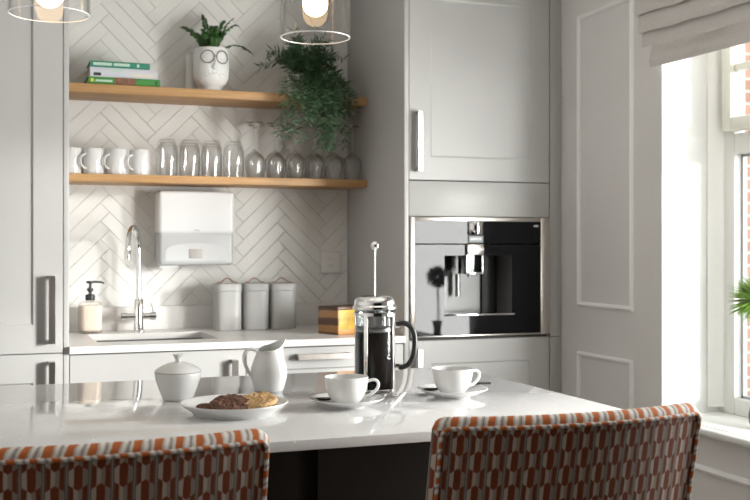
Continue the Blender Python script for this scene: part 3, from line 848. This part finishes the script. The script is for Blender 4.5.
# socket
t = thing('wall_socket', 'square pale wall switch plate on tiles right of canisters', 'switch', (1.404,YB-.0062,1.175))
MB().box((-.044,-.009,-.046),(.044,0,.046),.003).build('plate', M['socket'], t)
for k in (-1,1): MB().box((-.012,-.0125,-.006+k*.016),(.012,-.0085,.006+k*.016),.001).build('rocker', M['wplastic'], t)

# ------------------------------------------------------------------ things on the worktop
WT = .910
# mixer tap
t = thing('kitchen_tap', 'tall chrome swan neck mixer tap behind the sink', 'tap', (.585,4.200,WT), R(0))
m = MB(); m.lathe([(0,0),(.026,0),(.026,.004),(.019,.007),(.0185,.03),(.0185,.125),(.017,.128),(0,.128)], 28); m.build('body', M['chrome'], t)
dx, dy = -.36, -.933
u = Vector((dx,dy,0))
pts = [Vector((0,0,z)) for z in (.12,.2,.26,.318)]
rr = .088
pts += [Vector((0,0,.318))+u*(rr-rr*math.cos(a))+Vector((0,0,rr*math.sin(a))) for a in [PI*i/18 for i in range(1,19)]]
pts += [pts[-1]+Vector((0,0,-.015)), pts[-1]+Vector((0,0,-.030))]
MB().tube(pts, .0105, 16).build('neck', M['chrome'], t)
e = pts[-1]
MB().lathe([(.008,-.004),(.0125,-.004),(.0128,.028),(.0105,.032)], 20, e).build('aerator', M['chrome'], t)
m = MB(); m.tube([(-.066,0,.060),(0,0,.060)], .0130, 16); m.tube([(-.068,0,.060),(-.046,0,.060)], .0165, 16); m.build('handle', M['chrome'], t)
m = MB(); m.tube([(0,0,.060),(.064,0,.060)], .0130, 16); m.tube([(.044,0,.060),(.066,0,.060)], .0165, 16); m.tube([(.058,0,.066),(.054,-.004,.090),(.050,-.008,.113)], [.0035,.003,.0028], 8); m.build('handle', M['chrome'], t)

# soap dispenser
t = thing('soap_dispenser', 'cream soap bottle with black pump left of the tap', 'soap dispenser', (.402,4.205,WT), R(8))
MB().lathe([(0,0),(.036,0),(.0405,.004),(.0415,.012),(.0415,.108),(.038,.117),(.026,.122),(.015,.125),(.015,.132),(.0,.132)], 36, power=5).build('bottle', M['soapglass'], t)
MB().lathe([(0,.010),(.036,.010),(.0395,.014),(.0395,.106),(0,.108)], 36, power=5).build('liquid', M['soap'], t)
m = MB(); m.lathe([(0,.126),(.018,.126),(.0185,.130),(.0185,.146),(.013,.149),(.0065,.150),(.0065,.158),(.011,.160),(.013,.166),(.011,.172),(.005,.174),(.005,.190),(0,.190)], 20); m.box((-.014,-.009,.190),(.012,.009,.200),.003); m.tube([(.008,0,.196),(.040,-.006,.195),(.052,-.008,.190)], [.0045,.0038,.003], 8)
m.build('pump', M['black'], t)

# canisters
t = thing('canister', 'grey storage canister, first of the three from the tap', 'canister', (.9275,4.165,WT), 0, 'grey lidded canisters')
def can_ring(r): return r
MB().lathe([(0,0),(.049,0),(.0520,.002),(.0520,.155),(0,.155)], 44, power=4.2).build('body', M['canister'], t)
MB().lathe([(0,.156),(.0535,.156),(.0540,.159),(.0540,.180),(.0515,.184),(.045,.1855),(0,.1855)], 44, power=4.2).build('lid', M['canister'], t)
pts = [(x_, 0, z_-.011) for x_, z_ in ((-.038,.1995),(-.026,.200),(-.019,.205),(-.012,.2125),(0,.2165),(.012,.2125),(.019,.205),(.026,.200),(.038,.1995))]
MB().tube(pts, .0026, 8, flat=1.6).build('handle', M['copper'], t)
dup(t, (1.0395,4.165,WT), 0, 'grey storage canister in the middle of the three')
dup(t, (1.1515,4.165,WT), 0, 'grey storage canister at the right end, nearest the switch')

# wooden tea box
ang = math.atan2(.043,.113)
t = thing('tea_box', 'brown wooden box with yellow front at the right worktop end', 'box', (1.262,3.772,WT), ang)
m = MB(); W_, D_, H_ = .150, .120, .102
m.box((0,0,0),(.004,D_,H_),.001); m.box((W_-.004,0,0),(W_,D_,H_),.001); m.box((.004,D_-.004,0),(W_-.004,D_,H_),.001); m.box((.004,.004,0),(W_-.004,D_-.004,.006)); m.box((.004,.0,.0),(W_-.004,.004,.018),.001); m.box((.004,0,H_-.008),(W_-.004,.004,H_),.001)
m.build('box_body', M['boxwood'], t)
MB().box((.006,.002,.018),(.090,.010,H_-.009),.001).build('yellow_packet', M['amber'], t)
MB().box((.003,-.0012,.0015),(W_-.003,.0,.020),.0004).build('orange_band', M['orange'], t)
MB().box((.092,.004,.018),(W_-.006,.012,H_-.009),.001).build('grey_packet', M['gasket'], t)
MB().box((0,0,H_+.0002),(W_,D_,H_+.003),.001).build('lid', M['boxwood'], t)

# ------------------------------------------------------------------ island
IT = .910
t = thing('kitchen_island', 'kitchen island with pale quartz top and dark base', 'kitchen island')
MB().box((-1.05,1.768,.8905),(1.245,2.690,IT),.0025).build('countertop', M['island'], t)
m = MB(); m.box((-1.0,2.05,.0),(1.20,2.655,.8903)); m.box((-1.0,2.042,.10),(-.02,2.05,.86)); m.box((.02,2.042,.10),(.60,2.05,.86)); m.box((.64,2.042,.10),(1.17,2.05,.86)); m.build('base', M['charcoal'], t, smooth=False)

# sugar bowl
t = thing('sugar_bowl', 'white lidded sugar bowl on the island behind the cookies', 'sugar bowl', (.408,2.322,IT))
MB().lathe([(0,0),(.030,0),(.032,.0015),(.034,.006),(.042,.026),(.0485,.046),(.0505,.058),(.0498,.0605),(.048,.0595),(.045,.044),(.038,.022),(0,.012)], 40).build('bowl', M['stoneware'], t)
l = MB().lathe([(0,.058),(.0470,.0598),(.0503,.0618),(.0505,.0632),(.047,.0675),(.036,.0745),(.022,.0800),(.011,.0820),(0,.0822)], 40).build('lid', M['stoneware'], t)
MB().lathe([(0,.0815),(.0070,.0815),(.0055,.086),(.0062,.090),(.0105,.0965),(.0110,.0985),(.0095,.0998),(0,.0993)], 24).build('knob', M['stoneware'], l)

# milk jug : lathe with a pulled lip
t = thing('milk_jug', 'white milk jug with handle beside the sugar bowl', 'jug', (.632,2.395,IT), R(0))
def lip(a, x, y, z):
    k = max(0.0, math.cos(a-R(14)))**4
    h = max(0.0, (z-.070)/.030)
    z2 = z + h*(.016*k + .0065*math.cos(a-R(40)))
    x2 = x + h*h*.016*k*math.cos(R(14)); y2 = y + h*h*.016*k*math.sin(R(14))
    return (x2, y2, z2)
prof = [(0,0),(.031,0),(.0335,.002),(.0365,.012),(.0408,.028),(.0425,.042),(.0408,.056),(.0352,.072),(.0300,.086),(.0285,.094),(.0290,.0985),(.0278,.0992),(.0268,.097),(.0265,.088),(.032,.072),(.038,.056),(.0398,.042),(.036,.020),(0,.008)]
MB().lathe(prof, 44, fn=lip).build('body', M['stoneware'], t)
pts = [(-.0285,0,.093),(-.036,0,.0965),(-.046,0,.097),(-.054,0,.092),(-.0585,0,.082),(-.0575,0,.068),(-.053,0,.054),(-.046,0,.042),(-.0395,0,.034)]
def smooth_pts(P, n=5):
    P = [Vector(p) for p in P]; out = []
    for i in range(len(P)-1):
        p0 = P[max(i-1,0)]; p1 = P[i]; p2 = P[i+1]; p3 = P[min(i+2, len(P)-1)]
        for k in range(n):
            s = k/n
            out.append(.5*((2*p1)+(p2-p0)*s+(2*p0-5*p1+4*p2-p3)*s*s+(3*p1-p0-3*p2+p3)*s**3))
    out.append(P[-1]); return out
sp_ = smooth_pts(pts); MB().tube(sp_, .0042, 10, flat=1.5).build('handle', M['stoneware'], t)

# plate of cookies
PLX, PLY = .4795, 2.085
t = tag(MB().lathe([(0,.0015),(.070,.0015),(.074,0),(.079,0),(.081,.002),(.086,.0075),(.1015,.0185),(.1065,.0235),(.1062,.0250),(.1045,.0248),(.099,.0205),(.086,.0105),(.080,.0065),(0,.0060)], 64).build('plate', M['stoneware'], loc=(PLX,PLY,IT)), 'round white plate of cookies on the island', 'plate')
def cookie(x, y, z, r, th, tilt, axis, mt, chips, label, seed):
    t = thing('cookie', label, 'cookie', (x,y,z), 0, 'cookies on the white plate')
    m = MB()
    n = 84
    prof = [(0,0),(r*.5,0),(r*.85,.0005),(r*.95,th*.22),(r,th*.5),(r*.97,th*.72),(r*.91,th*.9)]+[(r*.9*(1-k/16), th*(.95+.16*(k/16)**.7)) for k in range(1,16)]+[(0,th*1.11)]
    m.lathe(prof, n)
    for v in m.bm.verts:
        q = v.co*70+Vector((seed*7.3,0,0))
        f = noise.noise(q)*.5+noise.noise(q*2.2)*.4
        g = noise.noise(q*3.6+Vector((3,1,9)))
        s = max(0, min(1, v.co.z/th))
        v.co += Vector((v.co.x, v.co.y, 0))*(f*.10+g*.03)*s
        v.co.z += (f*.0055+max(-.5, g)*.0032)*s
    rot = Matrix.Rotation(tilt, 4, axis)
    m.xf(rot); m.build('biscuit', mt, t, ang=80)
    return t
pb = IT+.0066
RA = Vector((.9367,-.3502,0)); FA = Vector((.3502,.9367,0))
def on_plate(a, b): return (PLX+RA.x*a+FA.x*b, PLY+RA.y*a+FA.y*b)
x, y = on_plate(-.040, .006); cookie(x, y, pb, .038, .011, 0, RA, M['choc'], 9, 'dark chocolate cookie lying lowest at the left of the plate', 3)
x, y = on_plate(-.004, -.026); cookie(x, y, pb+.0120, .041, .012, R(14), (RA+FA*.25).normalized(), M['choc'], 9, 'dark chocolate cookie leaning at the front of the pile', 5)
x, y = on_plate(.047, .020); cookie(x, y, pb, .038, .012, 0, RA, M['oatc'], 0, 'golden oat cookie lying under the other golden one', 8)
x, y = on_plate(.046, -.006); cookie(x, y, pb+.0130, .041, .013, R(13), (RA-FA*.25).normalized(), M['oatc'], 0, 'golden oat cookie leaning at the right of the pile', 13)

# cups, saucers, spoons
def saucer(x, y, label):
    return tag(MB().lathe([(0,.003),(.030,.003),(.033,0),(.038,0),(.040,.003),(.058,.0085),(.074,.0155),(.0790,.0185),(.0788,.0198),(.0770,.0198),(.060,.0125),(.042,.0078),(.034,.0062),(0,.0060)], 56).build('saucer', M['china'], loc=(x,y,IT)), label, 'saucer', 'saucers on the island')
def cup(x, y, rz, label):
    t = thing('coffee_cup', label, 'cup', (x,y,IT+.0062), rz, 'coffee cups on the island')
    MB().lathe([(0,.002),(.019,.002),(.021,0),(.0245,0),(.0255,.003),(.033,.011),(.0395,.022),(.0435,.036),(.0455,.050),(.0463,.0565),(.0456,.0575),(.0443,.0568),(.0430,.048),(.0405,.034),(.0355,.021),(.028,.011),(0,.007)], 48).build('body', M['china'], t)
    pts = smooth_pts([(.0435,0,.046),(.052,0,.0495),(.061,0,.0490),(.0668,0,.0430),(.0660,0,.034),(.060,0,.026),(.050,0,.019),(.0385,0,.0155)])
    MB().tube(pts, .0034, 10, flat=1.5).build('handle', M['china'], t)
    return t
def spoon(x, y, z, rz, label):
    """teaspoon, bowl at local -X"""
    t = thing('teaspoon', label, 'spoon', (x,y,z), rz, 'teaspoons on the saucers')
    m = MB(); bm = m.bm; rows = []
    n = 12
    for i in range(n+1):
        s = i/n; xx = -.075+.044*s
        w = .0135*math.sin(PI*min(.97,max(.03,s*.94+.04)))**.6*(1-.35*s)
        row = []
        for k in range(-3,4):
            q = k/3
            row.append(bm.verts.new((xx, w*q, .0018-.0055*(1-q*q)*math.sin(PI*s)**.7+.006*(1 if s>.85 else 0)*(s-.85)/.15)))
        rows.append(row)
    for A, B in zip(rows, rows[1:]):
        for k in range(6): bm.faces.new((A[k], A[k+1], B[k+1], B[k]))
    g = bmesh.ops.solidify(bm, geom=list(bm.faces), thickness=.0010)
    m.build('spoon_bowl', M['spoon'], t)
    MB().tube([(-.034,0,.0070),(-.015,0,.0085),(.010,0,.0090),(.050,0,.0092),(.084,0,.0088)], [.0022,.0017,.0018,.0026,.0030], 8, flat=1.5, up=(0,0,1)).build('spoon_handle', M['spoon'], t)
    return t
LCX, LCY = .7195, 2.095
RCX, RCY = .989, 2.152
saucer(LCX, LCY, 'white saucer under the cup in front of the cafetiere'); cup(LCX, LCY, R(-15), 'white coffee cup in front of the cafetiere')
saucer(RCX, RCY, 'white saucer under the cup right of the cafetiere'); cup(RCX, RCY, R(2), 'white coffee cup right of the cafetiere')
spoon(LCX+.0185, LCY+.0264, IT+.0142, R(-6.5), 'steel teaspoon on the saucer in front of the cafetiere')
spoon(RCX+.0185, RCY+.0264, IT+.0142, R(-6.5), 'steel teaspoon on the saucer right of the cafetiere')

# cafetiere
CX, CY = .8355, 2.236
t = thing('cafetiere', 'glass and chrome cafetiere of black coffee on the island', 'cafetiere', (CX,CY,IT), R(-14))
rg = .0455
MB().lathe([(0,.012),(rg-.004,.012),(rg,.016),(rg,.1900),(rg+.0015,.1925),(rg,.1935),(rg-.0025,.1915),(rg-.0025,.018),(0,.0145)], 48).build('beaker', M['beaker'], t)
MB().lathe([(0,.0150),(rg-.0045,.0150),(rg-.0030,.019),(rg-.0030,.142),(0,.1425)], 48).build('coffee', M['coffee'], t)
m = MB(); m.lathe([(0,.1445),(rg-.0035,.1445),(rg-.0030,.147),(rg-.0030,.152),(rg-.006,.1545),(0,.1545)], 40); m.tube([(0,0,.1545),(0,0,.202)], .0024, 8); m.build('filter_plunger', M['sinksteel'], t)
# chrome cage
m = MB()
def ring_(z0, z1, r0, r1): m.lathe([(r0,z0),(r1,z0),(r1,z1),(r0,z1),(r0,z0)], 48)
ring_(.1800,.1870,rg+.0006,rg+.0022); ring_(.0120,.0175,rg+.0006,rg+.0024)
for k in range(4):
    a = R(58.5+90*k)
    ca, sa = math.cos(a), math.sin(a)
    tq = MB(); 
    q = rg+.0014
    tq.box((-.0045,-.0010,.004),(.0045,.0010,.184),.0004)
    tq.box((-.0060,-.002,.0),(.0060,.010,.004),.001)
    tq.xf(Matrix.Rotation(a-PI/2,4,'Z') @ Matrix.Translation((0,q,0)))
    me = bpy.data.meshes.new('tmp'); tq.bm.to_mesh(me); tq.bm.free(); m.bm.from_mesh(me); bpy.data.meshes.remove(me)
m.build('cage', M['chrome'], t)
l = MB().lathe([(0,.1985),(rg-.004,.1985),(rg-.004,.1940),(rg+.0035,.1940),(rg+.0050,.1955),(rg+.0050,.2000),(rg+.0025,.2020),(rg+.0012,.2035),(rg+.0012,.2095),(rg-.0015,.2160),(rg-.008,.2215),(.022,.2245),(.010,.2255),(0,.2258)], 48).build('lid', M['chrome'], t)
MB().tube([(0,0,.225),(0,0,.330)], .0019, 10).build('plunger_rod', M['chrome'], t)
MB().sphere((0,0,.3365), .0100, 24, 16).build('plunger_knob', M['chrome'], t)
pts = smooth_pts([(rg+.004,0,.160),(rg+.020,0,.1615),(rg+.034,0,.155),(rg+.0435,0,.139),(rg+.0455,0,.115),(rg+.042,0,.088),(rg+.032,0,.0695),(rg+.018,0,.0625),(rg+.009,0,.0630)])
m = MB(); m.tube(pts, .0062, 12, flat=1.25); m.build('handle', M['black'], t)
for z0_, z1_ in ((.152,.168),(.055,.070)): MB().box((rg-.001,-.0045,z0_),(rg+.010,.0045,z1_),.001).build('handle_clamp', M['chrome'], t)

# ------------------------------------------------------------------ pendants
def pendant(x, y, zb, label, drop=0.0):
    t = thing('pendant_lamp', label, 'lamp', (x,y,zb), 0, 'pendant lamps above the island')
    r = .0775; H = .20
    MB().lathe([(r,.001),(r,H),(r-.004,H+.006),(.02,H+.008),(.02,H+.005),(r-.006,H+.003),(r-.003,H-.003),(r-.003,.001)], 56).build('glass_shade', M['shade'], t)
    MB().lathe([(r-.0030,0),(r,0),(r+.0002,.0006),(r,.0014),(r-.003,.0014),(r-.0032,.0006),(r-.0030,0)], 56).build('shade_rim', M['shaderim'], t)
    MB().lathe([(0,.048),(.010,.049),(.019,.054),(.0255,.063),(.0280,.075),(.0272,.088),(.0235,.101),(.018,.115),(.0165,.152+drop),(.0,.153+drop)], 32, (0,0,-drop)).build('bulb', M['bulb'], t)
    MB().lathe([(0,.150),(.030,.150),(.031,.154),(.031,.205),(.024,.218),(.006,.224),(0,.224)], 32).build('lamp_holder', M['steel'], t)
    MB().tube([(0,0,.223),(0,0,CEIL-zb-.028)], .0025, 8).build('cord', M['black'], t)
    MB().lathe([(0,CEIL-zb-.030),(.045,CEIL-zb-.028),(.05,CEIL-zb-.0005),(0,CEIL-zb-.0005)], 32).build('ceiling_rose', M['steel'], t)
    return t
PR = (.699, 2.248, 1.707); PL = (.130, 2.172, 1.700)
p1 = pendant(*PR, 'lit clear glass pendant lamp hanging before the trailing plant')
p2 = pendant(*PL, 'lit clear glass pendant lamp hanging before the tall left cabinet', .034)

# ------------------------------------------------------------------ roman blind
t = thing('roman_blind', 'oatmeal linen roman blind gathered above the window', 'blind', (0,0,0))
Y0b, Y1b = 1.29, 3.002
folds = [(1.842,2.108,0.030), (1.902,2.078,0.036), (1.948,2.062,0.038), (2.008,2.050,0.040), (2.070,2.045,0.040), (2.14,2.045,0.04), (2.22,2.05,0.04)]
for i, (zb, xb, out) in enumerate(folds):
    # a hanging fold : flat back layer, belly to the room, lip at the bottom
    nseg = 40; hgt = .085 if i else .075
    m = MB(); bm = m.bm
    rows = []
    for s in range(nseg+1):
        y = Y0b+(Y1b-Y0b)*s/nseg
        q_ = (1-s/nseg)*1.706/.30; q2_ = (s/nseg)*1.706/.30
        sag = .011*(math.exp(-q_)+math.exp(-q2_)-1)*(1 if i else .35)
        if i: sag += .002*math.sin(s*1.3+i)
        zz = zb-.0+sag+ (.004 if i else .0)
        prof = [(XR-.030,zz+hgt+.02),(xb+.006,zz+hgt),(xb-.002,zz+hgt*.62),(xb-.006,zz+hgt*.30),(xb-.005,zz+.006),(xb-.002,zz),(xb+.003,zz+.001),(xb+.008,zz+.012),(xb+.014,zz+.040),(XR-.026,zz+.062)]
        rows.append([bm.verts.new((px,y,pz)) for px, pz in prof])
    k_ = len(rows[0])
    for A, B in zip(rows, rows[1:]):
        for k in range(k_): bm.faces.new((A[k], A[(k+1)%k_], B[(k+1)%k_], B[k]))
    bm.faces.new(rows[0]); bm.faces.new(list(reversed(rows[-1])))
    m.build('fold', M['linen'], t, ang=50)
MB().box((XR-.030,Y0b,2.30),(XR-.0005,Y1b,2.335),.002).build('headrail', M['frame'], t)

# ------------------------------------------------------------------ plants on the window boards
def grass_ball(x, y, label, k=1.0):
    t = thing('potted_plant', label, 'plant', (x,y,.675), 0, 'grass ball plants on the window board')
    MB().lathe([(0,0),(.026,0),(.034,.02),(.036,.045),(.030,.075),(.020,.105),(.019,.13),(.026,.165),(.028,.172),(.026,.172),(.016,.13),(.016,.10),(0,.05)], 32).build('vase', M['vase'], t)
    m = MB(); m.tube([(0,0,.05),(.002,0,.2),(-.001,0,.38)], .0028, 8); m.tube([(.004,.004,.05),(.010,.006,.2),(.004,.003,.38)], .0024, 8); m.build('stem', M['bark'], t)
    m = MB(); rg_ = random.Random(int(y*100))
    for i in range(850):
        v = Vector((rg_.gauss(0,1), rg_.gauss(0,1), rg_.gauss(0,1))).normalized()
        p = Vector((0,0,.405))+v*.012
        L_ = rg_.uniform(.045,.068)*k
        bend = Vector((rg_.uniform(-.2,.2), rg_.uniform(-.2,.2), -.15))
        w = v.orthogonal().normalized()*.0017
        mid = p+v*L_*.6+bend*L_*.05; tip = p+v*L_+bend*L_*.2
        a, b = m.bm.verts.new(p+w), m.bm.verts.new(p-w); c, d = m.bm.verts.new(mid+w), m.bm.verts.new(mid-w); e_ = m.bm.verts.new(tip)
        m.bm.faces.new((a,b,d,c)); m.bm.faces.new((c,d,e_))
    m.build('grass_ball', M['grass'], t, smooth=False, recalc=False)
    return t
grass_ball(2.275, 2.665, 'round grassy plant on a thin stem on the window board', 1.5)
grass_ball(2.275, 2.165, 'round grassy plant mirrored in the coffee machine glass', .9)

# ------------------------------------------------------------------ upholstered counter chairs
def make_chair(loc, rz, label):
    """barrel backed counter chair ; local origin on the floor under the middle of the back's top edge, facing +Y"""
    t = thing('counter_chair', label, 'chair', loc, rz, 'upholstered chairs at the island')
    ZT = .978; ZB = .60; hw = .2440; th = .022; bow = .042; lean = .22; rt = .018
    S = 56
    def plan(x): return bow*(x/hw)**2
    def normal(x):
        d = 2*bow*x/hw/hw; n = Vector((d,-1,0)); n.normalize(); return n       # points to the rear (-Y)
    # stations across the width, denser near the ends
    xs = []
    for i in range(S+1):
        q = -1+2*i/S; xs.append(hw*math.sin(q*PI/2)*.35+hw*q*.65)
    m = MB(); bm = m.bm; uvl = bm.loops.layers.uv.verify()
    cols = []
    for x in xs:
        e = hw-abs(x)
        k = math.sqrt(max(0.0, 1-max(0.0, 1-e/.022)**2)) if e < .022 else 1.0     # rounded upright edges
        k = max(k, .10)
        zt = ZT-.020*(1-k)
        n = normal(x); h = th*k; pc = Vector((x, plan(x), 0))
        col = []
        ztop0 = zt-rt*k
        zs = [ZB+(ztop0-ZB)*i/14 for i in range(15)]
        for z in zs: col.append((pc+n*h+Vector((0,(ZT-z)*lean,z)), z-ZB, 0))
        L0 = ztop0-ZB
        for i in range(1, 8):
            a = PI*i/8; col.append((pc+n*h*math.cos(a)+Vector((0,(ZT-ztop0)*lean,ztop0+rt*k*math.sin(a))), L0+rt*a, 0))
        for z in reversed(zs): col.append((pc-n*h+Vector((0,(ZT-z)*lean,z)), L0+rt*PI+(ztop0-z), 0))
        cols.append([(bm.verts.new(p), v) for p, v, _ in col])
    ul = 0.0; us = [0.0]
    for a, b in zip(xs, xs[1:]): us.append(us[-1]+math.hypot(b-a, plan(b)-plan(a)))
    NR = 14
    roll_faces = []
    for i in range(S):
        A, B = cols[i], cols[i+1]
        for k in range(len(A)-1):
            f = bm.faces.new((A[k][0], B[k][0], B[k+1][0], A[k+1][0]))
            f.material_index = 1 if NR <= k < NR+8 else 0
            for lp, uvv in zip(f.loops, ((us[i],A[k][1]),(us[i+1],B[k][1]),(us[i+1],B[k+1][1]),(us[i],A[k+1][1]))): lp[uvl].uv = uvv
    for Cc in (cols[0], cols[-1]):
        n_ = len(Cc)
        for k in range(n_//2):
            if n_-2-k <= k: break
            try: 
                f = bm.faces.new((Cc[k][0], Cc[k+1][0], Cc[n_-2-k][0], Cc[n_-1-k][0]))
                for lp, q in zip(f.loops, ((0,Cc[k][1]),(0,Cc[k+1][1]),(.01,Cc[k+1][1]),(.01,Cc[k][1]))): lp[uvl].uv = q
            except ValueError: pass
    m.build('backrest', [M['fabric'], M['stripe']], t, ang=60)
    # piping along the rear edge : up one side, along the top, down the other
    P = []
    zc = ZT-rt*.85
    xe = hw-.013
    def rear(x, z, o=.0028): return Vector((x, plan(x), 0))+normal(x)*(th*.93+o)+Vector((0,(ZT-z)*lean,z))
    for i in range(26): P.append(rear(-xe, ZB+.02+(zc-.014-ZB-.02)*i/26))
    for i in range(6):
        a = PI-PI/2*i/5; P.append(rear(-xe+.012+.012*math.cos(a), zc-.014+.014*math.sin(a)))
    for i in range(1, 60): P.append(rear(-xe+.012+2*(xe-.012)*i/60, zc))
    for i in range(6):
        a = PI/2-PI/2*i/5; P.append(rear(xe-.012+.012*math.cos(a), zc-.014+.014*math.sin(a)))
    for i in range(1, 27): P.append(rear(xe, zc-.014-(zc-.014-ZB-.02)*i/26))
    MB().tube(P, .0033, 8, uvs=True).build('piping', M['stripe'], t)
    # seat
    m = MB(); bm = m.bm
    m.lathe([(0,.0),(.235,.0),(.250,.012),(.256,.04),(.250,.068),(.23,.084),(.15,.094),(0,.098)], 48, (0,.302,.555), power=4.5, sx=.93, sy=.84)
    uvl = bm.loops.layers.uv.verify()
    for f in bm.faces:
        for lp in f.loops: lp[uvl].uv = (lp.vert.co.x, lp.vert.co.y if abs(f.normal.z) > .5 else lp.vert.co.z)
    m.build('seat', M['fabric'], t)
    MB().box((-.20,.13,.515),(.20,.53,.5545),.008).build('seat_frame', M['walnut'], t)
    for sx in (-1,1):
        for yy in (.15,.51):
            sy = -1 if yy < .3 else 1
            MB().tube([(sx*.18,yy,.53),(sx*.215,yy+sy*.035,0)], [.019,.012], 12).build('leg', M['walnut'], t)
    MB().tube([(-.204,.537,.18),(.204,.537,.18)], .009, 10).build('footrest', M['steel'], t)
    return t
make_chair((.910,1.478,0), R(-1.0), 'orange patterned upholstered chair nearest the window')
make_chair((.157,1.482,0), R(0.5), 'orange patterned upholstered chair in front of the cookies')

# ------------------------------------------------------------------ light
def area(name, loc, target, sx, sy, power, col):
    l = bpy.data.lights.new(name, 'AREA'); l.shape = 'RECTANGLE'; l.size = sx; l.size_y = sy; l.energy = power; l.color = col
    o = bpy.data.objects.new(name, l); COL.objects.link(o); o.location = loc
    o.rotation_euler = (Vector(target)-Vector(loc)).to_track_quat('-Z','Y').to_euler()
    return o
# daylight standing in the near half of the window
area('window_daylight', (2.475,1.74,1.28), (0.4,1.84,1.25), .70, 1.10, 84, (1.0,0.985,0.97))
s = bpy.data.lights.new('sun', 'SUN'); s.energy = 3.3; s.angle = R(8); s.color = (1,0.975,0.95)
so_ = bpy.data.objects.new('sun', s); COL.objects.link(so_); so_.rotation_euler = Vector((-.735,.66,-.130)).to_track_quat('-Z','Y').to_euler()
w = bpy.data.worlds.new('sky'); scene.world = w; w.use_nodes = True
bg = w.node_tree.nodes['Background']; bg.inputs['Color'].default_value = (0.98,0.985,1.0,1); bg.inputs['Strength'].default_value = 1.6

# ------------------------------------------------------------------ camera
cd = bpy.data.cameras.new('camera'); cam = bpy.data.objects.new('camera', cd); COL.objects.link(cam)
cam.location = (0,0,1.248); cam.rotation_euler = (R(90),0,R(-20.5))
cd.sensor_width = 36; cd.lens = 1060*36/750; cd.shift_y = -5/750
cd.clip_start = .05
cd.dof.use_dof = True; cd.dof.focus_distance = 2.35; cd.dof.aperture_fstop = 8
scene.camera = cam
scene.view_settings.view_transform = 'Standard'; scene.view_settings.look = 'None'
scene.view_settings.gamma = 1; scene.view_settings.use_curve_mapping = False
scene.view_settings.exposure = 0.64
scene.cycles.max_bounces = 14; scene.cycles.diffuse_bounces = 5; scene.cycles.transparent_max_bounces = 24; scene.cycles.transmission_bounces = 14
scene.cycles.sample_clamp_indirect = 6
